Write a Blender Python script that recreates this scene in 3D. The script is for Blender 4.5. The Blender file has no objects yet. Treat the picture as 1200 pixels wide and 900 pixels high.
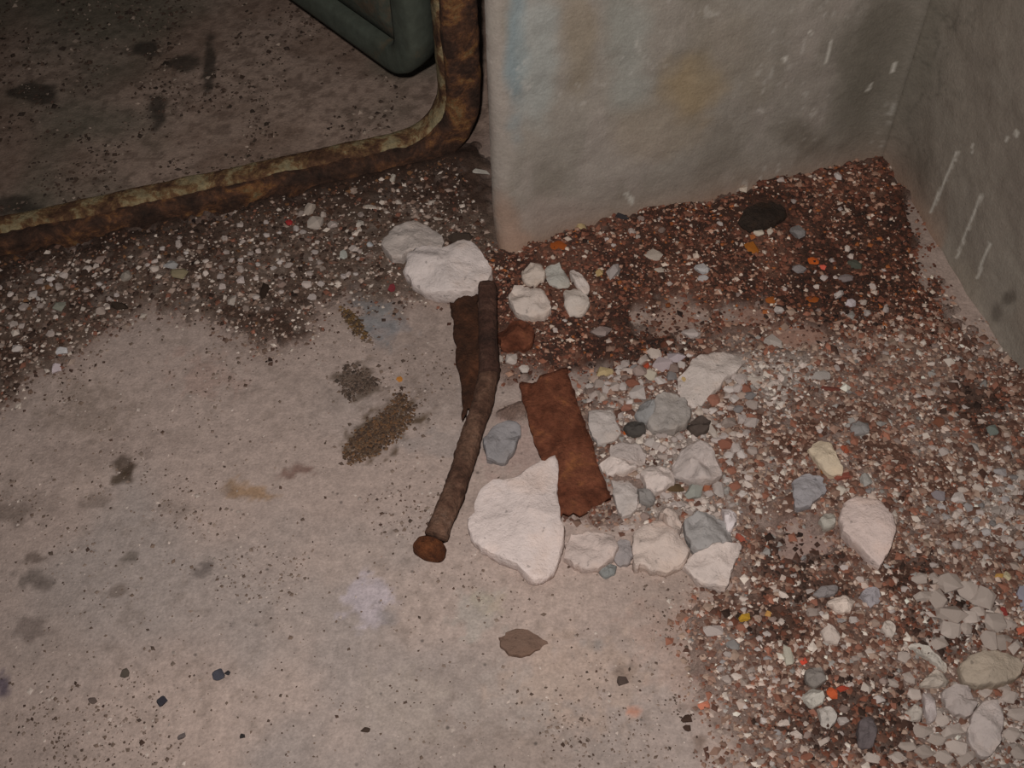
import bpy, bmesh, math, random
import numpy as np
from mathutils import Matrix, Vector

random.seed(7)
rng = np.random.default_rng(11)
SC = bpy.context.scene
COL = SC.collection

# ------------------------------------------------------------------ camera
F_PX = 1400.0
CAM_H = 0.95
NADIR = (629.0, 1505.0)


def unit(v):
    v = np.asarray(v, float)
    return v / np.linalg.norm(v)


_d = unit([(NADIR[0] - 600) / F_PX, -(NADIR[1] - 450) / F_PX, -1.0])
WZ = -_d
_f = np.array([0, 0, -1.0])
WY = unit(_f - WZ * _f.dot(WZ))
WX = np.cross(WY, WZ)
R_CW = np.array([WX, WY, WZ])            # camera vector -> world vector
CAM = np.array([0.0, 0.0, CAM_H])

cam_d = bpy.data.cameras.new('camera')
cam = bpy.data.objects.new('camera', cam_d)
COL.objects.link(cam)
m4 = Matrix.Identity(4)
for i in range(3):
    for j in range(3):
        m4[i][j] = R_CW[i][j]
    m4[i][3] = CAM[i]
cam.matrix_world = m4
cam_d.sensor_width = 36.0
cam_d.lens = F_PX * 36.0 / 1200.0
cam_d.clip_start = 0.02
SC.camera = cam

# ------------------------------------------------------------------ world, flash, exposure
w = bpy.data.worlds.new('world')
SC.world = w
w.use_nodes = True
w.node_tree.nodes['Background'].inputs[0].default_value = (0.9, 0.95, 1.0, 1)
w.node_tree.nodes['Background'].inputs[1].default_value = 0.022

fl = bpy.data.lights.new('camera_flash', 'SPOT')     # the flash of the camera that took the picture
fl.energy = 38.5
fl.color = (1.0, 0.968, 0.94)
fl.spot_size = math.radians(86)
fl.spot_blend = 0.9
fl.shadow_soft_size = 0.012
flo = bpy.data.objects.new('camera_flash', fl)
COL.objects.link(flo)
mf = m4.copy()
off = R_CW @ np.array([-0.030, 0.055, 0.0])
aim = R_CW @ unit([0.03, -0.02, -1.0])
flo.location = Vector(CAM + off)
flo.rotation_euler = Vector(aim).to_track_quat('-Z', 'Y').to_euler()

SC.view_settings.view_transform = 'Standard'
SC.view_settings.look = 'None'
SC.view_settings.gamma = 1.0
SC.view_settings.exposure = 0.0
SC.view_settings.use_curve_mapping = False


# ------------------------------------------------------------------ helpers
def P(px, py, z=0.0):
    """the world point at height z on the sight line of a photo pixel"""
    d = R_CW @ np.array([(px - 600) / F_PX, -(py - 450) / F_PX, -1.0])
    t = (z - CAM_H) / d[2]
    return CAM + t * d


def PN(px, py, z=0.0):
    px = np.asarray(px, float); py = np.asarray(py, float)
    v = np.stack([(px - 600) / F_PX, -(py - 450) / F_PX, -np.ones_like(px)], -1) @ R_CW.T
    t = (z - CAM_H) / v[..., 2]
    return CAM + t[..., None] * v


def PLANE(px, py, p0, n):
    d = R_CW @ np.array([(px - 600) / F_PX, -(py - 450) / F_PX, -1.0])
    t = np.dot(p0 - CAM, n) / np.dot(d, n)
    return CAM + t * d


def PROJ(p):
    v = (np.asarray(p, float) - CAM) @ R_CW
    zc = np.minimum(v[..., 2], -0.05)
    return 600 + F_PX * v[..., 0] / -zc, 450 - F_PX * v[..., 1] / -zc


def lin(c):
    c = np.asarray(c, float) / 255.0
    return np.where(c <= 0.04045, c / 12.92, ((c + 0.055) / 1.055) ** 2.4)


def warm(c):
    # measured greys of this picture lean warm: bluish stones are only a little cooler than the floor
    r, g, b = c
    m = (r + g + b) / 3
    if b >= r - 4: r, g, b = r * .5 + m * .5 * 1.03, g * .5 + m * .5, b * .5 + m * .5 * .97
    return (r * 1.005, g * 0.985, b * 0.985)


def A(r, g, b, k=1.45):
    return np.clip(lin((r, g, b)) * k, 0, 0.9)


_perm = rng.random((256, 256))


def vnoise(x, y, s=0):
    x = np.asarray(x, float) + s * 17.31; y = np.asarray(y, float) + s * 9.77
    xi = np.floor(x).astype(int); yi = np.floor(y).astype(int)
    fx = x - xi; fy = y - yi
    fx = fx * fx * (3 - 2 * fx); fy = fy * fy * (3 - 2 * fy)
    g = lambda a, b: _perm[a % 256, b % 256]
    return (g(xi, yi) * (1 - fx) + g(xi + 1, yi) * fx) * (1 - fy) + (g(xi, yi + 1) * (1 - fx) + g(xi + 1, yi + 1) * fx) * fy


def fbm(x, y, sc, o=4, s=0):
    t = 0; a = 0.5; n = 0
    for i in range(o):
        t = t + a * vnoise(np.asarray(x) * sc, np.asarray(y) * sc, s + i * 3)
        n += a; a *= 0.5; sc *= 2.03
    return t / n


def sstep(a, b, x):
    t = np.clip((x - a) / (b - a), 0, 1)
    return t * t * (3 - 2 * t)


def poly_sd(px, py, poly):
    """signed distance to a polygon, positive inside"""
    poly = np.asarray(poly, float)
    d = np.full(np.shape(px), 1e9); ins = np.zeros(np.shape(px), bool)
    for i in range(len(poly)):
        a = poly[i]; b = poly[(i + 1) % len(poly)]
        e = b - a
        wx = px - a[0]; wy = py - a[1]
        t = np.clip((wx * e[0] + wy * e[1]) / (e @ e + 1e-9), 0, 1)
        d = np.minimum(d, np.hypot(wx - t * e[0], wy - t * e[1]))
        c = ((a[1] > py) != (b[1] > py)) & (px < (b[0] - a[0]) * (py - a[1]) / (b[1] - a[1] + 1e-12) + a[0])
        ins ^= c
    return np.where(ins, d, -d)


def link(name, me, mat=None, parent=None):
    o = bpy.data.objects.new(name, me)
    COL.objects.link(o)
    if mat is not None:
        me.materials.append(mat)
    if parent is not None:
        o.parent = parent
    return o


def np_mesh(name, verts, faces, cols=None, smooth=True):
    me = bpy.data.meshes.new(name)
    verts = np.asarray(verts, np.float32); faces = np.asarray(faces, np.int32)
    k = faces.shape[1]
    me.vertices.add(len(verts)); me.vertices.foreach_set('co', verts.ravel())
    me.loops.add(faces.size); me.loops.foreach_set('vertex_index', faces.ravel())
    me.polygons.add(len(faces))
    me.polygons.foreach_set('loop_start', np.arange(len(faces), dtype=np.int32) * k)
    me.polygons.foreach_set('use_smooth', np.full(len(faces), smooth))
    me.update(calc_edges=True)
    if cols is not None:
        at = me.color_attributes.new('Col', 'FLOAT_COLOR', 'POINT')
        c4 = np.ones((len(verts), 4), np.float32); c4[:, :3] = cols
        at.data.foreach_set('color', c4.ravel())
    return me


def tag(o, label=None, cat=None, group=None, kind=None):
    if label: o['label'] = label
    if cat: o['category'] = cat
    if group: o['group'] = group
    if kind: o['kind'] = kind
    return o


# ------------------------------------------------------------------ materials
class NT:
    def __init__(self, name):
        self.m = bpy.data.materials.new(name)
        self.m.use_nodes = True
        self.t = self.m.node_tree
        self.b = self.t.nodes['Principled BSDF']
        self.b.inputs['Roughness'].default_value = 0.9
        self.b.inputs['Specular IOR Level'].default_value = 0.25
        self.tc = self.t.nodes.new('ShaderNodeTexCoord')

    def n(self, kind, **kw):
        x = self.t.nodes.new(kind)
        for k, v in kw.items(): setattr(x, k, v)
        return x

    def l(self, a, b): self.t.links.new(a, b)

    def noise(self, scale, detail=4, rough=0.6, coord='Object', dist=0.0):
        x = self.n('ShaderNodeTexNoise')
        x.inputs['Scale'].default_value = scale; x.inputs['Detail'].default_value = detail
        x.inputs['Roughness'].default_value = rough; x.inputs['Distortion'].default_value = dist
        self.l(self.tc.outputs[coord], x.inputs['Vector'])
        return x.outputs['Fac']

    def ramp(self, fac, stops, interp='LINEAR'):
        x = self.n('ShaderNodeValToRGB')
        x.color_ramp.interpolation = interp
        e = x.color_ramp.elements
        while len(e) < len(stops): e.new(0.5)
        for i, (p, c) in enumerate(stops):
            e[i].position = p
            e[i].color = (c, c, c, 1) if np.isscalar(c) else (*c, 1)
        self.l(fac, x.inputs['Fac'])
        return x.outputs['Color']

    def mix(self, a, b, fac=1.0, mode='MULTIPLY'):
        x = self.n('ShaderNodeMix', data_type='RGBA', blend_type=mode)
        for v, s in ((fac, x.inputs['Factor']), (a, x.inputs[6]), (b, x.inputs[7])):
            if hasattr(v, 'links') or isinstance(v, bpy.types.NodeSocket): self.l(v, s)
            elif np.isscalar(v): s.default_value = v
            else: s.default_value = (*v, 1)
        return x.outputs[2]

    def bump(self, h, strength=0.3, dist=0.004, prev=None):
        x = self.n('ShaderNodeBump')
        x.inputs['Strength'].default_value = strength; x.inputs['Distance'].default_value = dist
        self.l(h, x.inputs['Height'])
        if prev is not None: self.l(prev, x.inputs['Normal'])
        return x.outputs['Normal']

    def done(self, col, nrm=None):
        self.l(col, self.b.inputs['Base Color'])
        if nrm is not None: self.l(nrm, self.b.inputs['Normal'])
        return self.m


def mat_painted(name, fine=0.25, bump=0.4, specks=True, scale=1.0):
    """colour from the painted attribute, broken up with fine grain and tiny pits"""
    t = NT(name)
    a = t.n('ShaderNodeAttribute', attribute_name='Col').outputs['Color']
    g = t.ramp(t.noise(95 * scale, 5, 0.7), [(0.25, 1 - fine), (0.75, 1 + fine * 0.5)])
    c = t.mix(a, g)
    g2 = t.ramp(t.noise(420 * scale, 3, 0.6), [(0.3, 1 - fine * 0.7), (0.7, 1.08)])
    c = t.mix(c, g2)
    if specks:
        v = t.n('ShaderNodeTexVoronoi'); v.inputs['Scale'].default_value = 75 * scale
        t.l(t.tc.outputs['Object'], v.inputs['Vector'])
        sp = t.ramp(v.outputs['Distance'], [(0.07, 0.45), (0.16, 1.0)])
        gate = t.ramp(t.noise(22, 3, 0.6), [(0.5, 0.0), (0.62, 1.0)])
        c = t.mix(c, sp, gate)
    n = t.bump(t.noise(70 * scale, 6, 0.7), bump, 0.004)
    n = t.bump(t.noise(330 * scale, 3, 0.6), bump * 0.7, 0.0015, n)
    return t.done(c, n)


M_FLOOR = mat_painted('worn_concrete', 0.27, 0.5)
M_WALL = mat_painted('old_plaster', 0.12, 0.4, False)
M_DIRT = mat_painted('dry_dirt', 0.5, 0.8, False, 1.6)
t = NT('grit_grain')
M_GRIT = t.done(t.n('ShaderNodeAttribute', attribute_name='Col').outputs['Color'])


def mat_stone(name, var=0.2, bump=0.8, scale=1.0, tint=(0.88, 0.81, 0.75)):
    t = NT(name)
    oc = t.n('ShaderNodeObjectInfo').outputs['Color']
    g = t.ramp(t.noise(45 * scale, 5, 0.65), [(0.3, 1 - var), (0.7, 1.06)])
    c = t.mix(oc, g)
    ti = t.mix(c, tint)
    c = t.mix(c, ti, t.ramp(t.noise(24 * scale, 4, 0.6), [(0.5, 0.0), (0.7, 0.75)]), 'MIX')
    pits = t.ramp(t.noise(160 * scale, 2, 0.5), [(0.26, 0.5), (0.34, 1.0)])
    c = t.mix(c, pits, 0.8)
    n = t.bump(t.noise(60 * scale, 6, 0.7), bump, 0.005)
    n = t.bump(t.noise(300, 3, 0.6), bump * 0.5, 0.0012, n)
    return t.done(c, n)


M_STONE = mat_stone('chalky_rubble')
M_CHIP = mat_stone('stone_chip', 0.25, 0.35, 2.0)
M_CLOD = mat_stone('dirt_clod', 0.5, 1.0, 2.5, (0.9, 0.7, 0.5))


def mat_rust(name, stops, scale=28, bump=0.7, grime=0.5):
    t = NT(name)
    n1 = t.noise(scale, 7, 0.72, dist=0.4)
    c = t.ramp(n1, stops)
    d = t.ramp(t.noise(scale * 5, 4, 0.7), [(0.3, 1 - grime), (0.65, 1.1)])
    c = t.mix(c, d)
    n = t.bump(t.noise(scale * 3, 6, 0.75), bump, 0.005)
    n = t.bump(t.noise(scale * 11, 3, 0.6), bump * 0.6, 0.002, n)
    return t.done(c, n)


M_RUST_FRAME = mat_rust('flaking_painted_rust', [
    (0.30, A(36, 26, 21)), (0.47, A(58, 40, 31)), (0.55, A(82, 54, 38)), (0.61, A(110, 74, 44)),
    (0.67, A(110, 90, 62)), (0.80, A(104, 98, 82))], 30)
M_PAINT_EDGE = mat_rust('ochre_paint_over_rust', [
    (0.30, A(48, 33, 25)), (0.44, A(76, 52, 37)), (0.50, A(104, 78, 52)), (0.55, A(124, 108, 80)),
    (0.68, A(120, 110, 86)), (0.80, A(108, 107, 93))], 26)
M_LIP = mat_rust('grey_green_paint', [(0.30, A(84, 52, 34)), (0.42, A(98, 86, 74)), (0.55, A(110, 106, 95)), (0.7, A(100, 104, 96))], 18, 0.35, 0.3)
M_DOOR = mat_rust('dull_green_paint', [(0.28, A(74, 62, 46)), (0.40, A(56, 58, 50)), (0.6, A(62, 66, 58)), (0.75, A(50, 54, 48))], 12, 0.2, 0.25)
M_DOOR_PAN = mat_rust('green_paint_rusting', [(0.30, A(54, 57, 50)), (0.48, A(60, 62, 54)), (0.58, A(74, 64, 52)), (0.72, A(72, 56, 42))], 14, 0.3, 0.3)
M_STRAP = mat_rust('orange_brown_rust', [(0.25, A(50, 28, 20)), (0.42, A(86, 46, 30)), (0.55, A(104, 60, 42)), (0.66, A(124, 76, 46)), (0.78, A(104, 72, 58))], 26, 0.8)
M_STRAP_DARK = mat_rust('dark_brown_rust', [(0.28, A(34, 22, 16)), (0.5, A(62, 38, 26)), (0.68, A(84, 50, 32)), (0.8, A(98, 68, 50))], 30, 0.9)
M_BOLT = mat_rust('bolt_rust', [(0.28, A(50, 34, 26)), (0.45, A(82, 57, 45)), (0.6, A(104, 77, 62)), (0.75, A(122, 100, 88))], 34, 0.8, 0.55)
M_BOLT_HEAD = mat_rust('bolt_head_rust', [(0.28, A(56, 32, 20)), (0.5, A(96, 54, 30)), (0.7, A(116, 72, 44))], 40, 0.9)
M_BOLT_TOP = mat_rust('bolt_end_rust', [(0.28, A(42, 29, 24)), (0.5, A(72, 48, 39)), (0.7, A(94, 68, 57))], 34, 0.9, 0.55)

# ------------------------------------------------------------------ plan of the place (floor points of the two walls)
Pa = P(583, 290)[:2]                     # outer foot of the pier
Pb = P(1036, 184)[:2]                    # inner corner
Pc = P(1200, 436)[:2]                    # along the right wall
U1 = unit(Pb - Pa); N1 = np.array([-U1[1], U1[0]])       # away from the camera
U2 = unit(Pc - Pb); N2 = np.array([-U2[1], U2[0]])       # away from the room, to the right
if N2[0] < 0: N2 = -N2
SILL_F = P(0, 308)[:2]                   # foot of the sill's front edge
SILL_OFF = float((SILL_F - Pa) @ N1)
print('wall angle', math.degrees(math.acos(np.clip(U1 @ U2, -1, 1))), 'sill offset', SILL_OFF, 'pier', np.linalg.norm(Pb - Pa), Pa, Pb, Pc,
      'sill2', float((P(300, 250)[:2] - Pa) @ N1), 'corners', P(0, 0), P(1200, 0), P(0, 900), P(1200, 900))

# ------------------------------------------------------------------ regions of dirt, on the floor
R_SILL = [(-700, 480), (0, 300), (300, 245), (480, 185), (560, 150), (582, 290), (560, 345), (470, 350), (420, 335), (330, 400), (270, 380), (180, 350), (110, 385), (60, 440), (-20, 470), (-120, 520), (-700, 760)]
R_CORNER = [(570, 300), (680, 262), (850, 222), (1036, 180), (1064, 250), (1092, 330), (1112, 405), (1000, 402), (900, 385), (800, 410), (740, 440), (660, 445), (600, 440), (545, 400), (530, 350)]
R_GRAVEL = [(655, 470), (740, 420), (900, 378), (1112, 380), (1230, 440), (1700, 640), (1700, 1300), (900, 1300), (885, 900), (835, 800), (815, 720), (860, 690), (850, 620), (700, 560)]
EXTRA = [(700, 602, 48, 16), (785, 588, 60, 40), (602, 484, 28, 14), (590, 430, 46, 26)]
PALE_DUST = [(1120, 720, 52, 46), (1120, 855, 66, 44), (1185, 880, 60, 60), (1170, 600, 46, 40), (770, 520, 70, 60), (800, 610, 60, 50), (900, 450, 60, 40)]
BARE = [(1086, 315, 20, 46), (1070, 262, 14, 26), (795, 375, 48, 30), (885, 372, 46, 22), (935, 395, 52, 16), (745, 372, 16, 22), (945, 640, 60, 34)]
DARKER = [(925, 655, 46, 30), (900, 740, 50, 30), (1140, 480, 40, 30), (750, 400, 66, 42), (1065, 675, 46, 24), (950, 700, 50, 18), (985, 330, 70, 70), (1110, 730, 60, 50), (1000, 850, 90, 50), (1050, 270, 26, 40), (890, 255, 60, 22)]


def regions(x, y):
    """masks 0..1 of the dirt along the sill, in the corner and of the gravel on the right, at floor points"""
    p = np.stack([x, y, np.zeros_like(x)], -1)
    px, py = PROJ(p)
    ok = y > 0.05
    wob = (fbm(x, y, 22, 4, 1) - 0.5) * 46
    wob2 = (fbm(x, y, 60, 3, 5) - 0.5) * 26
    a = sstep(-34, 30, poly_sd(px, py, R_SILL) + wob + wob2) * ok
    c = sstep(-22, 26, poly_sd(px, py, R_CORNER) + wob * 0.7 + wob2) * ok
    g = sstep(-50, 50, poly_sd(px, py, R_GRAVEL) + wob * 1.3 + wob2) * ok
    for (bx, by, rx, ry) in EXTRA:
        q = np.hypot((px - bx) / rx, (py - by) / ry) + (fbm(x, y, 60, 3, 8) - 0.5) * 1.2
        g = np.maximum(g, 0.75 * (1 - sstep(0.4, 1.3, q)) * ok)
    g = np.where((y <= 0.3) & (x > 0.2), 1.0, g)
    for (bx, by, rx, ry) in BARE:
        q = np.hypot((px - bx) / rx, (py - by) / ry) + (fbm(x, y, 40, 3, 9) - 0.5) * 1.4
        k = 1 - 0.8 * (1 - sstep(0.3, 1.3, q))
        c = c * k; g = g * k
    dk = np.zeros_like(px)
    for (bx, by, rx, ry) in DARKER:
        q = np.hypot((px - bx) / rx, (py - by) / ry) + (fbm(x, y, 50, 3, 12) - 0.5) * 1.2
        dk = np.maximum(dk, 1 - sstep(0.6, 1.2, q))
    return a, c, g, dk, px, py


def pale_dust(x, y, px, py):
    d = np.zeros_like(px)
    for (bx, by, rx, ry) in PALE_DUST:
        q = np.hypot((px - bx) / rx, (py - by) / ry) + (fbm(x, y, 45, 3, 14) - 0.5) * 1.2
        d = np.maximum(d, 1 - sstep(0.5, 1.2, q))
    return d * (y > 0.1)


def thick(x, y, a, c, g):
    q = np.stack([x, y], -1)
    ds = np.abs((q - Pa) @ N1 - SILL_OFF)
    d1 = np.abs((q - Pa) @ N1); d2 = np.abs((q - Pb) @ N2)
    h = 0.004 * np.maximum(np.maximum(a, c), g)
    h = h + a * 0.010 * np.exp(-ds / 0.05) + c * (0.007 * np.exp(-d1 / 0.09) + 0.004 * np.exp(-d2 / 0.08))
    h = h + g * 0.005
    return h * (0.7 + 0.6 * fbm(x, y, 30, 3, 21)) + (fbm(x, y, 110, 3, 22) - 0.5) * 0.004 * np.maximum(np.maximum(a, c), g)


def floor_z(x, y):
    return (fbm(x, y, 4, 3, 31) - 0.5) * 0.006 + (fbm(x, y, 45, 3, 33) - 0.5) * 0.0022


def ground(x, y):
    x = np.atleast_1d(np.asarray(x, float)); y = np.atleast_1d(np.asarray(y, float))
    a, c, g, dk, px, py = regions(x, y)
    m = np.maximum(np.maximum(a, c), g)
    return floor_z(x, y) + thick(x, y, a, c, g) * sstep(0.3, 0.75, m)


# ------------------------------------------------------------------ floor
def axis(lo, hi, c0, c1, step):
    core = list(np.arange(c0, c1, step))
    o = []; v = c0; s = step
    while v > lo:
        s *= 1.25; v -= s; o.append(v)
    e = []; v = core[-1]; s = step
    while v < hi:
        s *= 1.25; v += s; e.append(v)
    return np.array(o[::-1] + core + e)


XS = axis(-1.9, 1.9, -0.72, 0.72, 0.0033)
YS = axis(-0.8, 2.9, 0.22, 1.62, 0.0033)
GX, GY = np.meshgrid(XS, YS)
fx, fy = GX.ravel(), GY.ravel()
ra, rc, rg, rdk, fpx, fpy = regions(fx, fy)
fz = floor_z(fx, fy)
off1 = (np.stack([fx, fy], -1) - Pa) @ N1
beyond = sstep(0.0, 0.03, off1 - SILL_OFF - 0.02)

col = np.tile(A(152, 134, 125), (len(fx), 1))


def blend(c, target, m):
    m = np.clip(m, 0, 1)[:, None]
    return c * (1 - m) + np.asarray(target) * m


col = blend(col, A(140, 128, 122), sstep(0.42, 0.66, fbm(fx, fy, 5, 4, 41)) * 0.8)
col = blend(col, A(160, 141, 131), sstep(0.5, 0.72, fbm(fx, fy, 8, 4, 43)) * 0.7)
col = blend(col, A(122, 106, 96), sstep(0.52, 0.8, fbm(fx, fy, 7, 5, 45)) * 0.4)
# fine dark dirt specks in clusters
sp = sstep(0.60, 0.72, fbm(fx, fy, 130, 2, 47)) * sstep(0.40, 0.62, fbm(fx, fy, 11, 3, 48))
col = blend(col, A(100, 86, 76), sp * 0.25)
# dustier, browner floor nearer the sill and on the left edge
col = blend(col, A(126, 110, 100), 0.6 * (1 - sstep(200, 420, fpy + (fbm(fx, fy, 6, 3, 51) - .5) * 160)) )
# stains: x, y, rx, ry, angle, colour, strength
STAINS = [
    (445, 503, 54, 25, -38, (80, 64, 50), .95), (418, 449, 31, 23, 20, (88, 74, 64), .9), (415, 380, 20, 7, 50, (100, 80, 58), .7),
    (147, 546, 13, 10, 0, (56, 42, 30), .9), (143, 562, 14, 8, 0, (62, 48, 34), .85), (349, 551, 19, 10, 0, (96, 66, 56), .7),
    (285, 577, 32, 11, 5, (140, 112, 88), .9), (270, 572, 12, 10, 0, (118, 96, 78), .5), (440, 362, 36, 26, 60, (112, 112, 112), .85),
    (455, 385, 30, 20, 0, (122, 116, 116), .6), (430, 705, 34, 34, 60, (164, 152, 156), .75), (455, 722, 16, 14, 0, (120, 112, 110), .6),
    (240, 440, 42, 26, 10, (146, 122, 112), .6), (40, 735, 20, 16, 0, (98, 84, 78), .6), (38, 680, 24, 9, 0, (88, 78, 72), .7),
    (52, 686, 14, 8, 0, (96, 84, 78), .6), (135, 692, 14, 9, 0, (92, 78, 70), .6), (240, 665, 18, 8, -15, (88, 78, 74), .7),
    (152, 654, 9, 6, 0, (84, 74, 66), .7), (42, 655, 12, 6, -10, (82, 68, 60), .7), (5, 805, 10, 18, 0, (70, 60, 74), .8),
    (560, 720, 30, 34, 0, (148, 140, 132), .6), (575, 700, 24, 20, 0, (152, 140, 120), .4), (600, 815, 80, 40, 0, (152, 139, 131), .5),
    (700, 755, 16, 12, 0, (122, 116, 112), .6), (728, 795, 10, 9, 0, (78, 66, 60), .8), (735, 782, 14, 7, 0, (100, 84, 74), .6),
    (770, 750, 9, 14, 0, (112, 106, 102), .6), (815, 830, 16, 12, 0, (80, 60, 50), .7), (845, 845, 10, 22, 20, (84, 64, 54), .6),
    (820, 868, 10, 10, 0, (92, 72, 60), .6), (745, 834, 9, 6, 0, (170, 112, 88), .7), (823, 793, 22, 8, 0, (138, 104, 98), .6),
    (520, 520, 70, 16, 0, (132, 122, 118), .5), (505, 430, 46, 60, 0, (128, 112, 104), .5), (470, 830, 60, 50, 0, (150, 136, 126), .4), (680, 790, 90, 60, 0, (158, 136, 122), .5), (800, 760, 60, 60, 0, (154, 128, 116), .4),
    (30, 590, 40, 26, 0, (122, 106, 98), .5), (100, 480, 60, 34, 0, (124, 108, 98), .6), (120, 530, 80, 20, -10, (118, 102, 94), .4),
    (10, 605, 24, 14, 0, (100, 86, 78), .6), (105, 590, 20, 8, -10, (96, 82, 74), .5), (200, 597, 22, 7, 0, (110, 96, 88), .5),
    (610, 530, 34, 40, 0, (150, 126, 118), .6), (795, 372, 46, 34, 0, (146, 118, 104), .8), (890, 368, 46, 24, 0, (138, 106, 92), .8),
    (935, 396, 54, 16, 0, (140, 104, 88), .8), (945, 640, 70, 36, 0, (128, 102, 94), .6),
]
for i, (sx, sy, rx, ry, an, c, s) in enumerate(STAINS):
    ca, sa = math.cos(math.radians(an)), math.sin(math.radians(an))
    dx, dy = fpx - sx, fpy - sy
    near = (np.abs(dx) < 2.2 * max(rx, ry)) & (np.abs(dy) < 2.2 * max(rx, ry)) & (fy > 0.1)
    idx = np.where(near)[0]
    if len(idx) == 0: continue
    q = np.hypot((dx[idx] * ca + dy[idx] * sa) / rx, (-dx[idx] * sa + dy[idx] * ca) / ry) + (fbm(fx[idx], fy[idx], 55, 4, 60 + i) - 0.5) * 1.1 + (fbm(fx[idx], fy[idx], 130, 2, 90 + i) - 0.5) * 1.5
    col[idx] = blend(col[idx], A(*c), (1 - sstep(0.5, 1.15, q)) * s)
# under the loose dirt
col = blend(col, A(92, 66, 54), np.maximum(ra, rc) * 0.8)
col = blend(col, A(118, 96, 86), rg * 0.7)
# the floor beyond the sill: dirtier concrete with dark worn patches
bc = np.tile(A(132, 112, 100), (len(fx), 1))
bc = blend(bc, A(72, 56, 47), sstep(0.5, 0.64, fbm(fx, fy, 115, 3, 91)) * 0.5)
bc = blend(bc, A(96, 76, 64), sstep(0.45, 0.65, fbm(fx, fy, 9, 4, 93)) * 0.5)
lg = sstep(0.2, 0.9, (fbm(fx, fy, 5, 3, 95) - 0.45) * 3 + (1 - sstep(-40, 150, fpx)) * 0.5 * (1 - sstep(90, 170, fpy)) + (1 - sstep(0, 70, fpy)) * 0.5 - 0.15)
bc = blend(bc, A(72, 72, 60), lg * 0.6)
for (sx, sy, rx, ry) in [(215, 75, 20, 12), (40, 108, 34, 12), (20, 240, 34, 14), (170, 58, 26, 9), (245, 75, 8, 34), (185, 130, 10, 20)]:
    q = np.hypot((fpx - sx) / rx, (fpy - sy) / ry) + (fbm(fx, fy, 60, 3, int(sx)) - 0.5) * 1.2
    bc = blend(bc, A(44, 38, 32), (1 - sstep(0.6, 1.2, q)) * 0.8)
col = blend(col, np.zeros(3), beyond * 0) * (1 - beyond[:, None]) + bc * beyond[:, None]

nx, ny = len(XS), len(YS)
ii = np.arange(nx * ny).reshape(ny, nx)
quads = np.stack([ii[:-1, :-1], ii[:-1, 1:], ii[1:, 1:], ii[1:, :-1]], -1).reshape(-1, 4)
floor = link('floor', np_mesh('floor', np.stack([fx, fy, fz], -1), quads, col), M_FLOOR)
tag(floor, 'worn grey-pink concrete floor with dark specks and stains', 'floor', kind='structure')

# ------------------------------------------------------------------ loose dirt lying on the floor
m_all = np.maximum(np.maximum(ra, rc), rg) * (1 - sstep(0.0, 0.02, off1 - SILL_OFF - 0.012))
em = m_all + (fbm(fx, fy, 120, 3, 107) - 0.5) * 0.9
tz = fz + thick(fx, fy, ra, rc, rg) * sstep(0.3, 0.75, em) + 0.003 * (sstep(0.1, 0.7, em) - 1) + 0.0008
which = np.argmax(np.stack([ra, rc, rg]), 0)
dcol = np.tile(A(104, 84, 74), (len(fx), 1))
dn = fbm(fx, fy, 70, 4, 101); dn2 = fbm(fx, fy, 18, 4, 103)
sc_ = blend(np.tile(A(98, 80, 69), (len(fx), 1)), A(70, 52, 43), sstep(0.4, 0.7, dn2))
sc_ = blend(sc_, A(128, 112, 102), sstep(0.55, 0.75, dn) * 0.6)
ds_ = np.abs(off1 - SILL_OFF)
sc_ = blend(sc_, A(50, 34, 26), np.exp(-ds_ / 0.045))
cc_ = blend(np.tile(A(96, 67, 55), (len(fx), 1)), A(66, 44, 36), sstep(0.4, 0.65, dn2))
cc_ = blend(cc_, A(120, 84, 68), sstep(0.58, 0.75, dn) * 0.5)
gc_ = blend(np.tile(A(116, 94, 84), (len(fx), 1)), A(92, 64, 52), sstep(0.4, 0.65, dn2))
gc_ = blend(gc_, A(150, 134, 126), sstep(0.55, 0.72, dn) * 0.5)
wts = np.stack([ra, rc, rg], 1) ** 2 + 1e-6; wts /= wts.sum(1, keepdims=True)
dcol = sc_ * wts[:, :1] + cc_ * wts[:, 1:2] + gc_ * wts[:, 2:]
dcol = blend(dcol, A(62, 42, 33), rdk * 0.7)
pdm = pale_dust(fx, fy, fpx, fpy)
dcol = blend(dcol, A(146, 134, 126), pdm * 0.6)
dcol = col + (dcol - col) * sstep(0.15, 0.8, m_all + (dn - 0.5) * 0.5)[:, None]
qm = m_all[quads].max(1)
qw = which[quads[:, 0]]
# keep off the far sides of the walls
q2 = np.stack([fx, fy], -1)
inside = ((q2 - Pb) @ N2 < 0.004) & ~(((q2 - Pa) @ N1 > 0.006) & ((q2 - Pa) @ U1 > 0.045))
qin = inside[quads].all(1)
for k, (nm, lb) in enumerate([('dirt', 'dark brown dirt piled along the foot of the rusty sill'),
                              ('dirt', 'reddish brown dirt heaped in the corner between the two walls'),
                              ('dirt', 'grey-brown fines under the gravel by the right wall')]):
    sel = quads[(qm > 0.1) & (qw == k) & qin]
    used, inv = np.unique(sel, return_inverse=True)
    me = np_mesh(nm, np.stack([fx, fy, tz], -1)[used], inv.reshape(-1, 4), dcol[used])
    tag(link(nm, me, M_DIRT), lb, 'dirt', kind='stuff')

# ------------------------------------------------------------------ walls
WALL_H = 2.1


PIER_L = float(np.linalg.norm(Pb - Pa))


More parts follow.
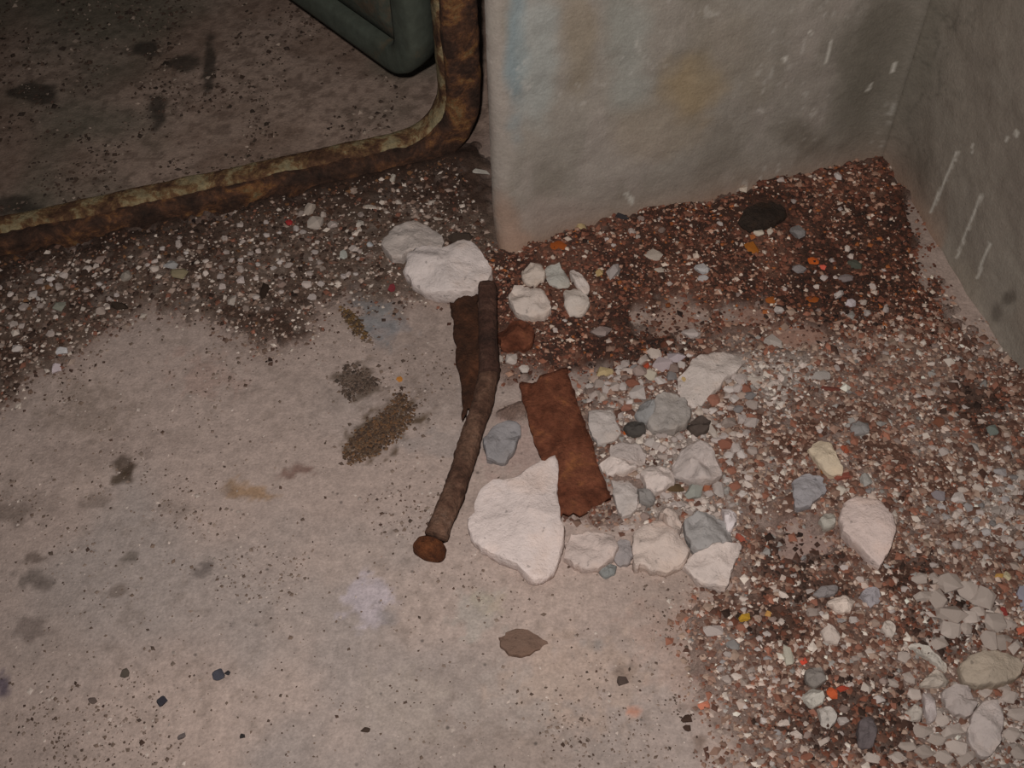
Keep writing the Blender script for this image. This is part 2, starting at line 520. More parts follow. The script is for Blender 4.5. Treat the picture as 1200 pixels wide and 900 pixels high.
def wall_mesh(name, p0, u, n_in, length, paint, s_core, foot_amp, round_start=False):
    """plaster face from p0 along u, room side towards n_in, with a flared uneven foot and a thickness behind it"""
    ss = axis(0.0 if round_start else -0.02, length, s_core[0], s_core[1], 0.0033)
    ss = np.unique(np.clip(ss, 0, length))
    zs = np.unique(np.clip(axis(-0.02, WALL_H, -0.012, 0.62, 0.0035), -0.02, WALL_H))
    S, Z = np.meshgrid(ss, zs); s = S.ravel(); z = Z.ravel()
    o = (fbm(s, z, 7, 4, 201) - 0.5) * 0.010 + (fbm(s, z, 40, 3, 203) - 0.5) * 0.003
    o = o + foot_amp * np.exp(-np.maximum(z, 0) / 0.016) * (0.35 + 1.1 * fbm(s, z, 16, 3, 205))
    RF = 0.045                                        # the plaster rounds the inner corner
    tc_ = np.maximum((length - 0.02 - s) if round_start else (s - 0.01), 0.0)
    o = o * (0.12 + 0.88 * sstep(0.01, 0.07, tc_))
    tq = np.clip(tc_, 0.293 * RF, RF)
    o = o + RF - np.sqrt(RF ** 2 - (RF - tq) ** 2) - 0.01 * np.clip(1 - tc_ / (0.293 * RF), 0, 1)
    if round_start:
        o = o - 0.014 * np.exp(-s / 0.006) + 0.016 * np.exp(-((s - 0.012) / 0.03) ** 2) * np.exp(-np.maximum(z, 0) / 0.02)
    xy = p0 + s[:, None] * u + o[:, None] * n_in
    v = np.column_stack([xy, z])
    px, py = PROJ(v)
    c = paint(s, z, px, py)
    k, j = len(ss), len(zs)
    i2 = np.arange(k * j).reshape(j, k)
    f = np.stack([i2[:-1, :-1], i2[:-1, 1:], i2[1:, 1:], i2[1:, :-1]], -1).reshape(-1, 4)
    return v, f, c, i2


def spots(s, z, px, py, base, lst, seed):
    for i, (sx, sy, rx, ry, an, c, st) in enumerate(lst):
        ca, sa = math.cos(math.radians(an)), math.sin(math.radians(an))
        dx, dy = px - sx, py - sy
        q = np.hypot((dx * ca + dy * sa) / rx, (-dx * sa + dy * ca) / ry) + (fbm(s, z, 26, 4, seed + i) - 0.5) * 1.3
        base = blend(base, A(*c, k=KW), (1 - sstep(0.35, 1.25, q)) * st)
    return base


KW = 1.5


def scratches(s, z, px, py, base, lst, c=(178, 172, 162)):
    for i, (x0, y0, x1, y1, wd) in enumerate(lst):
        e = np.array([x1 - x0, y1 - y0], float)
        t_ = ((px - x0) * e[0] + (py - y0) * e[1]) / (e @ e)
        d = np.hypot(px - x0 - np.clip(t_, 0, 1) * e[0], py - y0 - np.clip(t_, 0, 1) * e[1])
        base = blend(base, A(*c, k=KW), (1 - sstep(wd * 0.5, wd * 1.1, d + (fbm(s, z, 220, 2, 300 + i) - 0.5) * 2.5)) * 0.8)
    return base


def paint_back(s, z, px, py):
    c = np.tile(A(128, 120, 111, k=KW), (len(s), 1))
    c = blend(c, A(112, 104, 94, k=KW), sstep(0.45, 0.7, fbm(s * 3, z, 9, 4, 211)) * 0.6)
    c = blend(c, A(140, 130, 122, k=KW), sstep(0.5, 0.7, fbm(s * 2, z * .7, 14, 4, 213)) * 0.6)
    c = spots(s, z, px, py, c, [
        (605, 55, 16, 110, 0, (112, 122, 124), .9), (632, 60, 26, 90, 0, (134, 136, 132), .7), (735, 60, 30, 80, 0, (132, 134, 128), .5),
        (680, 30, 22, 90, 0, (120, 108, 92), .7), (812, 95, 34, 46, 0, (134, 116, 90), .8), (760, 150, 60, 40, 0, (136, 122, 106), .5),
        (850, 60, 50, 70, 0, (116, 106, 92), .5), (1030, 60, 50, 120, 10, (92, 86, 76), .8), (940, 165, 34, 20, 30, (98, 90, 80), .7),
        (1000, 130, 30, 60, 0, (96, 90, 80), .5), (640, 250, 60, 30, 0, (142, 128, 120), .6), (592, 262, 24, 36, 0, (134, 112, 98), .9),
        (560, 150, 20, 60, 0, (116, 104, 96), .6), (595, 285, 40, 16, 0, (140, 116, 102), .8)], 231)
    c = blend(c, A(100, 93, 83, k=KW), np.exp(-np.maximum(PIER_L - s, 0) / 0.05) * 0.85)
    foot = np.exp(-np.maximum(z, 0) / 0.02)
    c = blend(c, A(122, 96, 80, k=KW), foot * 0.85)
    gr = sstep(0.70, 0.8, fbm(s * 190, z * 120, 1, 2, 251)) * 0.3
    c = blend(c, A(176, 170, 162, k=KW), gr * sstep(0.5, 0.7, fbm(s, z, 16, 3, 253)))
    c = scratches(s, z, px, py, c, [(968, 72, 975, 48, 2.2), (1017, 105, 1020, 99, 1.8), (1045, 84, 1049, 74, 2), (919, 70, 920, 66, 2), (734, 228, 741, 236, 3), (948, 36, 950, 40, 2)])
    return c


def paint_right(s, z, px, py):
    c = np.tile(A(122, 113, 103, k=KW), (len(s), 1))
    c = blend(c, A(108, 99, 90, k=KW), sstep(0.42, 0.7, fbm(s, z, 8, 4, 215)) * 0.7)
    c = blend(c, A(130, 122, 112, k=KW), sstep(0.5, 0.72, fbm(s, z, 18, 4, 217)) * 0.5)
    c = spots(s, z, px, py, c, [
        (1078, 60, 36, 110, 12, (88, 82, 72), .8), (1075, 200, 24, 40, 20, (90, 84, 76), .7), (1060, 150, 18, 60, 10, (92, 86, 78), .5),
        (1180, 350, 10, 8, -40, (84, 76, 68), .8), (1168, 368, 8, 14, 0, (88, 80, 72), .8), (1120, 330, 40, 26, 50, (118, 108, 96), .5)], 261)
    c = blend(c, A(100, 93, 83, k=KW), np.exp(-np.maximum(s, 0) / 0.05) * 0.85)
    # a net of dark hairline marks near the corner
    hl = 1 - sstep(0.0, 0.035, np.abs(fbm(s * 1.6, z, 26, 3, 271) - 0.5))
    c = blend(c, A(70, 66, 58, k=KW), hl * 0.5 * (1 - sstep(0.02, 0.16, s)))
    foot = np.exp(-np.maximum(z, 0) / 0.024)
    c = blend(c, A(128, 102, 86, k=KW), foot * 0.8 * sstep(0.45, 0.6, fbm(s, z, 12, 3, 273) + 0.1))
    c = scratches(s, z, px, py, c, [(1091, 248, 1106, 214, 2.2), (1106, 214, 1122, 178, 2.2), (1122, 300, 1134, 268, 1.8), (1134, 268, 1151, 228, 1.8), (1145, 326, 1160, 284, 1.8), (1139, 180, 1140, 170, 2), (1191, 158, 1192, 154, 2.2), (1178, 166, 1180, 160, 2), (1140, 258, 1143, 244, 1.6)])
    return c


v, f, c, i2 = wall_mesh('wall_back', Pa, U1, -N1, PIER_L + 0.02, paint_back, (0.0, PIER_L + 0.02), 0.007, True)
# the pier's side (door reveal) and back make it solid
D_REV = SILL_OFF + 0.20
base = len(v)
left = i2[:, 0]; right = i2[:, -1]
nb = np.column_stack([v[left][:, :2] * 0 + Pa + N1 * D_REV + U1 * 0.040 * D_REV / SILL_OFF, v[left][:, 2]])
nb2 = np.column_stack([v[right][:, :2] * 0 + Pb + U1 * 0.02 + N1 * D_REV, v[right][:, 2]])
K = 14
side = []
for k in range(1, K + 1):
    tt = k / K
    p = v[left] * (1 - tt) + nb * tt
    p[:, :2] += (-U1) * ((fbm(p[:, 2], np.full(len(p), tt), 30, 3, 281) - 0.5) * 0.006)[:, None]
    side.append(p)
vs = np.concatenate([v] + side + [nb2])
cs = np.concatenate([c] + [blend(np.tile(A(118, 108, 100), (len(left), 1)), A(96, 72, 58), sstep(0.45, 0.65, fbm(p[:, 0] * 9, p[:, 2] * 9, 4, 3, 283)) * 0.7) for p in side] + [np.tile(A(120, 110, 100), (len(right), 1))])
fs = [f]
J = len(left); prev = left
for k in range(K):
    cur = base + k * J + np.arange(J)
    fs.append(np.stack([cur[:-1], prev[:-1], prev[1:], cur[1:]], -1)); prev = cur
cur = base + K * J + np.arange(J)
fs.append(np.stack([cur[:-1], prev[:-1], prev[1:], cur[1:]], -1))
tag(link('wall_back', np_mesh('wall_back', vs, np.concatenate(fs), cs), M_WALL), 'grey plastered wall pier with blue-grey and ochre streaks', 'wall', kind='structure')

L2 = 1.9
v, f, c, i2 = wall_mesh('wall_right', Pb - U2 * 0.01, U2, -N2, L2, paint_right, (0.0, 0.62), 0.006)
base = len(v); J = i2.shape[0]
bk0 = np.column_stack([v[i2[:, 0]][:, :2] * 0 + Pb - U2 * 0.01 + N2 * 0.15, v[i2[:, 0]][:, 2]])
bk1 = np.column_stack([v[i2[:, 0]][:, :2] * 0 + Pb + U2 * L2 + N2 * 0.15, v[i2[:, 0]][:, 2]])
vs = np.concatenate([v, bk0, bk1]); cs = np.concatenate([c, np.tile(A(116, 106, 98), (2 * J, 1))])
A0 = base + np.arange(J); A1 = base + J + np.arange(J)
e0, e1 = i2[:, 0], i2[:, -1]
fs = np.concatenate([f, np.stack([A0[:-1], e0[:-1], e0[1:], A0[1:]], -1), np.stack([e1[:-1], A1[:-1], A1[1:], e1[1:]], -1), np.stack([A1[:-1], A0[:-1], A0[1:], A1[1:]], -1)])
tag(link('wall_right', np_mesh('wall_right', vs, fs, cs), M_WALL), 'dim grey plastered wall on the right with thin white scratches', 'wall', kind='structure')


# ------------------------------------------------------------------ door frame (swept bar with a rounded corner) and open steel door
def sweep(name, path, widths, prof, mat, parent, seed, amp):
    """path: (m,2) of (s,z) in the plane of the doorway; prof: (k,2) of (across, depth) with across 0 on the opening's side"""
    m_ = len(path); k = len(prof)
    tg = np.gradient(path, axis=0); tg /= np.linalg.norm(tg, axis=1)[:, None]
    nr = np.stack([tg[:, 1], -tg[:, 0]], 1)           # points away from the opening
    verts = []
    for i in range(m_):
        for (a_, d_) in prof:
            q = path[i] + nr[i] * a_
            xy = Pa + U1 * q[0] + N1 * (SILL_OFF + d_)
            verts.append((xy[0], xy[1], q[1]))
    verts = np.array(verts)
    L = np.concatenate([[0], np.cumsum(np.linalg.norm(np.diff(path, axis=0), axis=1))])
    li = np.repeat(L, k); ai = np.tile(np.arange(k) * 0.012, m_)
    no = (fbm(li, ai, 40, 4, seed) - 0.5) * amp + (fbm(li, ai, 130, 3, seed + 5) - 0.5) * amp * 0.6
    cen = np.repeat(np.array([verts[i * k:(i + 1) * k].mean(0) for i in range(m_)]), k, 0)
    dirv = verts - cen; dirv /= np.linalg.norm(dirv, axis=1)[:, None] + 1e-9
    verts = verts + dirv * no[:, None]
    faces = []
    for i in range(m_ - 1):
        for j in range(k):
            a_ = i * k + j; b_ = i * k + (j + 1) % k
            faces.append((a_, b_, b_ + k, a_ + k))
    me = np_mesh(name, verts, faces)
    return link(name, me, mat, parent)


S_IN = float((P(517, 120)[:2] - Pa) @ U1)     # opening side of the jamb at the floor, refined below
# where the jamb's inner edge stands: the pixel column 518 at the height of the doorway plane
pj = PLANE(518, 60, np.array([*(Pa + N1 * SILL_OFF), 0.0]), np.array([*N1, 0.0]))
S_IN = float((pj[:2] - Pa) @ U1)
pj2 = PLANE(564, 60, np.array([*(Pa + N1 * SILL_OFF), 0.0]), np.array([*N1, 0.0]))
W_J = float((pj2[:2] - Pa) @ U1) - S_IN
W_S = 0.031
print('jamb', S_IN, W_J)
RC = 0.055
path = [(s, W_S) for s in np.arange(-1.7, S_IN - RC, 0.006)]
for an in np.linspace(0, math.pi / 2, 14):
    path.append((S_IN - RC + RC * math.sin(an), W_S + RC - RC * math.cos(an)))
path += [(S_IN, z) for z in np.arange(W_S + RC + 0.006, 0.9, 0.006)] + [(S_IN, z) for z in np.arange(0.9, 2.0, 0.04)]
path = np.array(path)
trim = bpy.data.objects.new('trim_1', None); COL.objects.link(trim)
tag(trim, 'rusty steel door frame with flaking ochre paint and rounded corner', 'door frame', kind='structure')


def rprof(a0, a1, d0, d1, r, n=4):
    o = []
    for (ca_, cd, st) in ((a1 - r, d1 - r, 0), (a0 + r, d1 - r, 90), (a0 + r, d0 + r, 180), (a1 - r, d0 + r, 270)):
        for i in range(n):
            an = math.radians(st + 90 * i / (n - 1))
            o.append((ca_ + r * math.cos(an), cd + r * math.sin(an)))
    return o


sweep('frame_bar', path, None, rprof(0.003, W_J, 0.0, 0.026, 0.009), M_RUST_FRAME, trim, 401, 0.004)
sweep('painted_edge', path, None, rprof(-0.001, W_J, 0.011, 0.042, 0.009), M_PAINT_EDGE, trim, 407, 0.003)
sweep('inner_lip', path, None, rprof(0.014, 0.036, 0.036, 0.054, 0.005), M_LIP, trim, 411, 0.003)

# the door leaf stands open beyond the frame
ZB = 0.075
c0 = P(503, 103, ZB)
c1 = P(340, -14, ZB)
DU = unit((c1 - c0)[:2]); DN = np.array([-DU[1], DU[0]])
if DN @ (CAM[:2] - c0[:2]) < 0: DN = -DN            # towards the camera
door = bpy.data.objects.new('door_1', None); COL.objects.link(door)
door.location = Vector((c0[0], c0[1], 0))
tag(door, 'dull green steel door leaf standing open beyond the rusty frame', 'door', kind='structure')
ORG = np.array([c0[0], c0[1], 0])


def door_loop(inset, r, w_=0.62, h_=1.7):
    """closed outline (s along the leaf, z up) of the leaf, rounded corners"""
    o = []
    x0, x1, z0, z1 = inset, w_ - inset, ZB + inset, ZB + h_ - inset
    r = max(r - inset, 0.006)
    for (cx, cz, st) in ((x0 + r, z0 + r, 180), (x1 - r, z0 + r, 270), (x1 - r, z1 - r, 0), (x0 + r, z1 - r, 90)):
        for i in range(11):
            an = math.radians(st + 9 * i)
            o.append((cx + r * math.cos(an), cz + r * math.sin(an)))
    return np.array(o)


def door_part(name, rings, mat, cap=True):
    vs_, fs_ = [], []
    for (inset, r, d) in rings:
        lp = door_loop(inset, r)
        xy = DU * lp[:, :1] + DN * d
        vs_.append(np.column_stack([xy, lp[:, 1]]))
    k = len(vs_[0]); vs_ = np.concatenate(vs_)
    me = bpy.data.meshes.new(name); bm = bmesh.new()
    bv = [bm.verts.new(p) for p in vs_]
    for i in range(len(rings) - 1):
        for j in range(k):
            bm.faces.new((bv[i * k + j], bv[i * k + (j + 1) % k], bv[(i + 1) * k + (j + 1) % k], bv[(i + 1) * k + j]))
    if cap:
        bm.faces.new(bv[-k:])
    else:
        for j in range(k):
            bm.faces.new((bv[(len(rings) - 1) * k + j], bv[(len(rings) - 1) * k + (j + 1) % k], bv[(j + 1) % k], bv[j]))
    bmesh.ops.recalc_face_normals(bm, faces=bm.faces)
    bm.to_mesh(me); bm.free()
    for p in me.polygons: p.use_smooth = len(p.vertices) == 4
    return link(name, me, mat, door)


door_part('rim', [(0.0, 0.06, -0.02), (0.0, 0.06, 0.010), (0.003, 0.06, 0.016), (0.009, 0.06, 0.018), (0.030, 0.06, 0.018), (0.036, 0.06, 0.015), (0.038, 0.06, -0.004), (0.03, 0.06, -0.02)], M_DOOR, False)
door_part('panel', [(0.034, 0.06, -0.012), (0.034, 0.06, 0.002), (0.048, 0.06, 0.004), (0.062, 0.06, 0.010), (0.08, 0.06, 0.011)], M_DOOR_PAN)
door_part('gasket', [(0.012, 0.06, -0.030), (0.004, 0.06, -0.018), (0.026, 0.06, -0.018), (0.026, 0.06, -0.030)], M_STRAP_DARK, False)


# ------------------------------------------------------------------ rubble with traced plan outlines
def smooth_outline(pts, n, jit, seed):
    pts = np.asarray(pts, float)
    q = np.concatenate([pts, pts[:1]])
    L = np.concatenate([[0], np.cumsum(np.linalg.norm(np.diff(q, axis=0), axis=1))])
    t_ = np.linspace(0, L[-1], n, endpoint=False)
    o = np.stack([np.interp(t_, L, q[:, 0]), np.interp(t_, L, q[:, 1])], 1)
    o = 0.7 * o + 0.15 * (np.roll(o, 1, 0) + np.roll(o, -1, 0))
    r_ = np.random.default_rng(seed)
    o += r_.normal(0, jit, o.shape)
    return o


OUTLINES = []
_cn = [0]


def chunk(name, pts, h, color, label, cat='rubble', z0=None, mat=None, rough=1.0, dome=0.25, jit=0.7, tilt=(0, 0), group=None, sink=0.003, zmin=0.34):
    """a broken lump: outline traced on the ground, undercut side, uneven top"""
    _cn[0] += 1; sd = _cn[0] * 13
    pts = np.asarray(pts, float)
    size = np.linalg.norm(pts.max(0) - pts.min(0))
    if size < 75: pts = pts.mean(0) + (pts - pts.mean(0)) * 1.08
    n = int(np.clip(size * 0.55, 16, 72))
    o = smooth_outline(pts, n, jit * min(1, size / 40), sd)
    OUTLINES.append(o.copy())
    ctr = P(*o.mean(0))
    if z0 is None:
        z0 = float(ground(ctr[0], ctr[1])[0]) - sink
    W = PN(o[:, 0], o[:, 1], z0 + h * 0.45)[:, :2]
    c = W.mean(0)
    rad = float(np.mean(np.linalg.norm(W - c, axis=1)))
    rings = [(0.93, -0.02), (0.985, 0.25), (1.0, 0.55), (0.995, 0.80), (0.978, 0.96), (0.945, 1.0), (0.88, 1.0), (0.76, 1.0), (0.62, 1.0), (0.46, 1.0), (0.30, 1.0), (0.14, 1.0)]
    if n < 24: rings = [(0.92, -0.02), (1.0, 0.5), (0.975, 0.9), (0.92, 1.0), (0.70, 1.0), (0.45, 1.0), (0.2, 1.0)]
    r_ = np.random.default_rng(sd + 1)
    fac = [(r_.uniform(0.75, 1.05) + 0.42 * dome / 0.25, r_.normal(0, 0.55, 2)) for _ in range(6)]
    vs_ = []
    for k, (s, zf) in enumerate(rings):
        p = c + (W - c) * s
        q = (p - c) / rad
        top = np.min([a_ + (q @ g_) for a_, g_ in fac], 0)
        top = np.clip(0.55 + 0.45 * top, zmin, 1.25)
        e = min(h * 0.35, 0.005) * rough
        nz = (fbm(p[:, 0], p[:, 1], 1.8 / rad, 4, sd) - 0.5) * 2.2 * e + (fbm(p[:, 0], p[:, 1], 90, 3, sd + 3) - 0.5) * 0.003 * rough
        z = z0 + h * zf * top + nz * (1 if zf > 0.8 else max(zf, 0) * 0.6)
        z = z + ((p - c) @ np.array(tilt)) * max(min(zf, 1), 0)
        if 0.1 < zf < 0.97:
            p = p + (W - c) / rad * ((fbm(np.arange(n) * 0.5, np.full(n, zf * 3), 1, 3, sd + 9) - 0.5) * min(0.005, rad * 0.12) * rough)[:, None]
        vs_.append(np.column_stack([p, z]))
    m_ = len(rings)
    allv = np.concatenate(vs_ + [vs_[-1].mean(0)[None], np.array([[c[0], c[1], z0 - 0.001]])])
    org = np.array([c[0], c[1], z0])
    me = bpy.data.meshes.new(name); bm = bmesh.new()
    bv = [bm.verts.new(p - org) for p in allv]
    for i in range(m_ - 1):
        for j in range(n):
            bm.faces.new((bv[i * n + j], bv[i * n + (j + 1) % n], bv[(i + 1) * n + (j + 1) % n], bv[(i + 1) * n + j]))
    for j in range(n):
        bm.faces.new((bv[(m_ - 1) * n + j], bv[(m_ - 1) * n + (j + 1) % n], bv[-2]))
        bm.faces.new((bv[(j + 1) % n], bv[j], bv[-1]))
    bmesh.ops.recalc_face_normals(bm, faces=bm.faces)
    bm.to_mesh(me); bm.free()
    for p in me.polygons: p.use_smooth = True
    me.set_sharp_from_angle(angle=math.radians(42))
    ob = link(name, me, mat or M_STONE)
    ob.location = Vector(org)
    ob.color = (*A(*warm(color)), 1)
    tag(ob, label, cat, group)
    return ob


WHITE = (184, 172, 166); PALE = (174, 162, 154); GREY = (150, 144, 140); BLUE = (128, 130, 134)
chunk('plaster_chunk', [(650, 537), (654, 540), (655, 557), (653, 590), (657, 607), (662, 627), (660, 647), (652, 670), (637, 683), (625, 686), (613, 675), (602, 667), (583, 657), (570, 652), (553, 637), (547, 623), (548, 613), (557, 603), (557, 587), (563, 575), (577, 567), (593, 565), (610, 563), (615, 552), (627, 547), (638, 542)],
      0.019, (190, 178, 172), 'largest white plaster chunk, its pointed tip on the orange rusty strap', rough=0.8, zmin=0.85, z0=-0.001)
chunk('plaster_chunk', [(662, 640), (668, 630), (685, 626), (705, 626), (720, 632), (723, 645), (720, 658), (705, 668), (690, 671), (672, 667), (660, 657)],
      0.015, (176, 162, 154), 'rounded flat plaster chunk just right of the largest white chunk')
chunk('plaster_chunk', [(446, 287), (457, 275), (470, 266), (487, 260), (500, 266), (515, 275), (521, 282), (520, 294), (505, 305), (480, 300), (472, 307), (460, 306), (449, 296)],
      0.016, (170, 160, 152), 'pale plaster chunk tucked behind the white chunk at the top of the bolt', rough=0.8)
chunk('plaster_chunk', [(475, 317), (480, 302), (500, 296), (520, 300), (535, 292), (545, 289), (557, 295), (567, 302), (576, 317), (577, 326), (570, 336), (560, 345), (552, 348), (520, 349), (505, 347), (485, 336), (475, 325)],
      0.024, (188, 178, 172), 'large white oval plaster chunk against the upper end of the bolt', rough=0.9)
chunk('plaster_chunk', [(612, 322), (616, 317), (624, 310), (632, 311), (636, 319), (639, 327), (632, 333), (625, 337), (619, 334), (613, 329)], 0.010, (176, 164, 152), 'small pale chunk at upper left of the little cluster below the pier')
chunk('stone_chunk', [(639, 317), (645, 313), (656, 311), (657, 317), (665, 325), (668, 333), (663, 339), (648, 337), (641, 330)], 0.008, (160, 158, 150), 'small grey-green stone in the middle of the cluster below the pier', 'stone')
chunk('plaster_chunk', [(667, 322), (672, 317), (681, 325), (689, 333), (690, 343), (684, 346), (676, 338), (671, 331)], 0.010, (182, 172, 164), 'slanting narrow white chunk at upper right of the cluster below the pier')
chunk('plaster_chunk', [(661, 341), (669, 337), (680, 342), (689, 351), (689, 362), (684, 368), (667, 369), (663, 359)], 0.010, (180, 170, 160), 'white chunk at lower right of the cluster below the pier')
chunk('plaster_chunk', [(597, 355), (603, 341), (609, 338), (620, 343), (632, 343), (641, 353), (644, 365), (636, 373), (619, 373), (607, 370)], 0.015, (182, 170, 160), 'rounded white chunk, the largest of the cluster below the pier')
chunk('plaster_slab', [(793, 444), (807, 433), (813, 422), (823, 417), (840, 413), (860, 414), (877, 420), (868, 433), (860, 440), (848, 448), (843, 458), (830, 468), (822, 477), (812, 480), (803, 473), (794, 463)], 0.012, (178, 168, 160), 'broad flat pale plaster slab at the back of the central rubble')
chunk('concrete_lump', [(770, 467), (787, 463), (803, 473), (808, 487), (803, 500), (787, 507), (770, 507), (758, 500), (767, 487)], 0.014, (142, 136, 130), 'rough grey concrete lump under the broad pale slab')
chunk('stone_chunk', [(753, 473), (768, 472), (767, 487), (762, 497), (752, 495), (743, 488)], 0.012, (126, 128, 128), 'small blue-grey stone touching the left of the rough grey lump', 'stone')
chunk('stone_chunk', [(805, 497), (817, 493), (832, 497), (828, 508), (817, 513), (807, 507)], 0.012, (72, 62, 56), 'dark brown stone at the right end of the rough grey lump', 'stone')
chunk('stone_chunk', [(732, 499), (740, 495), (754, 497), (757, 507), (747, 512), (732, 509)], 0.010, (66, 62, 58), 'near-black stone right of the squarish pale slab', 'stone')
chunk('plaster_slab', [(690, 484), (718, 482), (722, 500), (727, 507), (720, 518), (702, 522), (692, 508)], 0.009, (164, 156, 150), 'squarish pale grey slab along the right edge of the orange rusty strap')
chunk('plaster_chunk', [(715, 528), (730, 520), (748, 522), (757, 537), (750, 548), (735, 542), (718, 540)], 0.010, (158, 148, 142), 'grey plaster chunk just below the squarish pale slab')
chunk('plaster_chunk', [(702, 544), (715, 538), (735, 540), (746, 550), (730, 556), (712, 557)], 0.012, (186, 174, 166), 'thin white chunk beside the lower right edge of the rusty strap')
chunk('plaster_chunk', [(750, 556), (765, 548), (785, 552), (790, 567), (780, 575), (768, 581), (757, 573)], 0.016, (184, 172, 164), 'smooth white chunk in the centre of the rubble, left of the pale angular lump')
chunk('plaster_chunk', [(790, 545), (800, 530), (815, 523), (830, 528), (840, 545), (845, 557), (830, 567), (815, 567), (800, 560), (788, 557)], 0.016, (164, 154, 148), 'pale angular lump just in front of the dark brown stone', rough=1.6)
chunk('plaster_chunk', [(717, 562), (735, 558), (747, 575), (745, 600), (730, 610), (721, 592)], 0.012, (166, 158, 152), 'upright pale chunk between the rusty strap and the central rubble')
chunk('stone_chunk', [(746, 574), (757, 574), (770, 585), (763, 595), (750, 590)], 0.011, (122, 118, 114), 'small dark grey stone left of the brown gap in the rubble', 'stone')
chunk('plaster_chunk', [(742, 624), (752, 617), (767, 609), (780, 615), (797, 632), (808, 651), (803, 662), (786, 672), (763, 672), (750, 666), (742, 670), (740, 655)], 0.018, (178, 164, 154), 'big rounded cream chunk at the front of the rubble')
chunk('plaster_chunk', [(771, 606), (782, 598), (793, 609), (799, 624), (791, 630), (778, 615)], 0.020, (168, 154, 144), 'small cream wedge leaning on top of the big rounded cream chunk')
chunk('stone_chunk', [(801, 617), (816, 607), (837, 609), (850, 613), (856, 628), (854, 638), (837, 641), (825, 649), (814, 649), (805, 632)], 0.018, (140, 138, 136), 'blue-grey stone between the rounded cream chunk and the tapering white chunk', 'stone')
chunk('plaster_sliver', [(846, 598), (864, 603), (862, 616), (853, 626), (848, 610)], 0.014, (192, 184, 182), 'small bright white sliver standing above the blue-grey stone')
chunk('plaster_chunk', [(808, 655), (835, 643), (870, 641), (861, 662), (852, 687), (850, 695), (837, 690), (822, 688), (808, 677), (801, 666)], 0.016, (182, 170, 162), 'tapering white chunk at the right front end of the rubble')
chunk('stone_chunk', [(718, 655), (724, 635), (738, 636), (742, 652), (737, 664), (724, 664)], 0.008, (134, 128, 126), 'low grey stone between the rounded flat and the big cream chunk', 'stone')
chunk('stone_chunk', [(702, 672), (712, 662), (722, 664), (720, 674), (708, 679)], 0.007, (116, 124, 122), 'teal-grey chip in front of the rounded flat plaster chunk', 'stone')
chunk('stone_chunk', [(982, 607), (990, 587), (1003, 583), (1030, 590), (1043, 607), (1048, 627), (1040, 653), (1030, 667), (1020, 660), (1000, 640), (987, 627)], 0.020, (184, 168, 160), 'large smooth pinkish-white stone lying alone in the right-hand gravel', 'stone', rough=0.4)
chunk('stone_chunk', [(947, 530), (960, 518), (973, 523), (982, 543), (988, 558), (970, 557), (957, 543)], 0.012, (180, 166, 144), 'cream-yellow stone behind the large pinkish-white stone', 'stone')
chunk('stone_chunk', [(928, 567), (943, 558), (962, 563), (965, 580), (947, 595), (932, 597)], 0.012, (134, 132, 138), 'blue-grey squarish stone left of the large pinkish-white stone', 'stone')
chunk('stone_chunk', [(567, 520), (580, 503), (600, 497), (610, 507), (603, 527), (593, 543), (573, 540)], 0.014, (124, 122, 126), 'blue-grey stone on the bare floor between bolt and orange strap', 'stone')
chunk('stone_chunk', [(968, 708), (984, 700), (1000, 704), (998, 716), (984, 720)], 0.010, (190, 176, 164), 'white shell-like chip below the large pinkish-white stone', 'stone')
chunk('stone_chunk', [(1123, 783), (1130, 772), (1143, 767), (1167, 767), (1188, 773), (1197, 783), (1192, 797), (1170, 805), (1143, 807), (1127, 802)], 0.020, (158, 146, 130), 'smooth tan oval stone on the heap in the lower right', 'stone', rough=0.5)
chunk('plaster_sliver', [(1057, 753), (1087, 760), (1103, 775), (1123, 793), (1112, 792), (1098, 782), (1075, 768)], 0.010, (170, 164, 154), 'long pale sliver slanting towards the tan oval stone')
chunk('plaster_chunk', [(1077, 803), (1093, 787), (1103, 790), (1112, 800), (1102, 806), (1085, 807)], 0.012, (164, 154, 142), 'small wedge-shaped chunk left of the tan oval stone')
chunk('plaster_chunk', [(1103, 810), (1120, 806), (1133, 810), (1142, 828), (1133, 842), (1117, 837), (1107, 823)], 0.014, (160, 150, 144), 'grey-white chunk directly in front of the tan oval stone')
chunk('plaster_slab', [(1137, 843), (1150, 827), (1165, 825), (1172, 847), (1170, 870), (1158, 888), (1150, 888), (1133, 867)], 0.014, (172, 162, 156), 'pointed pale slab in the heap near the lower right corner')
chunk('plaster_chunk', [(1060, 833), (1073, 827), (1080, 837), (1078, 846), (1065, 846)], 0.010, (164, 156, 146), 'small pale chunk left of the upright sliver on the lower right heap')
chunk('plaster_sliver', [(1082, 810), (1092, 815), (1096, 843), (1086, 849), (1082, 830)], 0.012, (170, 160, 156), 'upright narrow sliver on the lower right heap')
chunk('stone_chunk', [(1008, 845), (1020, 842), (1026, 858), (1022, 876), (1008, 878), (1003, 860)], 0.012, (92, 84, 84), 'dark grey upright stone in the brown gravel left of the heap', 'stone')
chunk('stone_chunk', [(938, 817), (950, 806), (963, 812), (964, 826), (948, 830)], 0.010, (166, 162, 152), 'pale greenish-white stone left of the red-orange chip', 'stone')
chunk('stone_chunk', [(958, 832), (975, 832), (980, 846), (970, 856), (961, 848)], 0.010, (162, 156, 148), 'pale stone just in front of the red-orange chip', 'stone')
chunk('stone_chunk', [(944, 786), (962, 784), (968, 798), (955, 806), (943, 800)], 0.010, (118, 112, 106), 'grey-brown stone behind the pale greenish-white stone', 'stone')
chunk('stone_chunk', [(961, 742), (970, 735), (984, 746), (982, 756), (968, 754)], 0.010, (170, 158, 148), 'cream pebble in the brown gravel below the shell-like chip', 'stone')
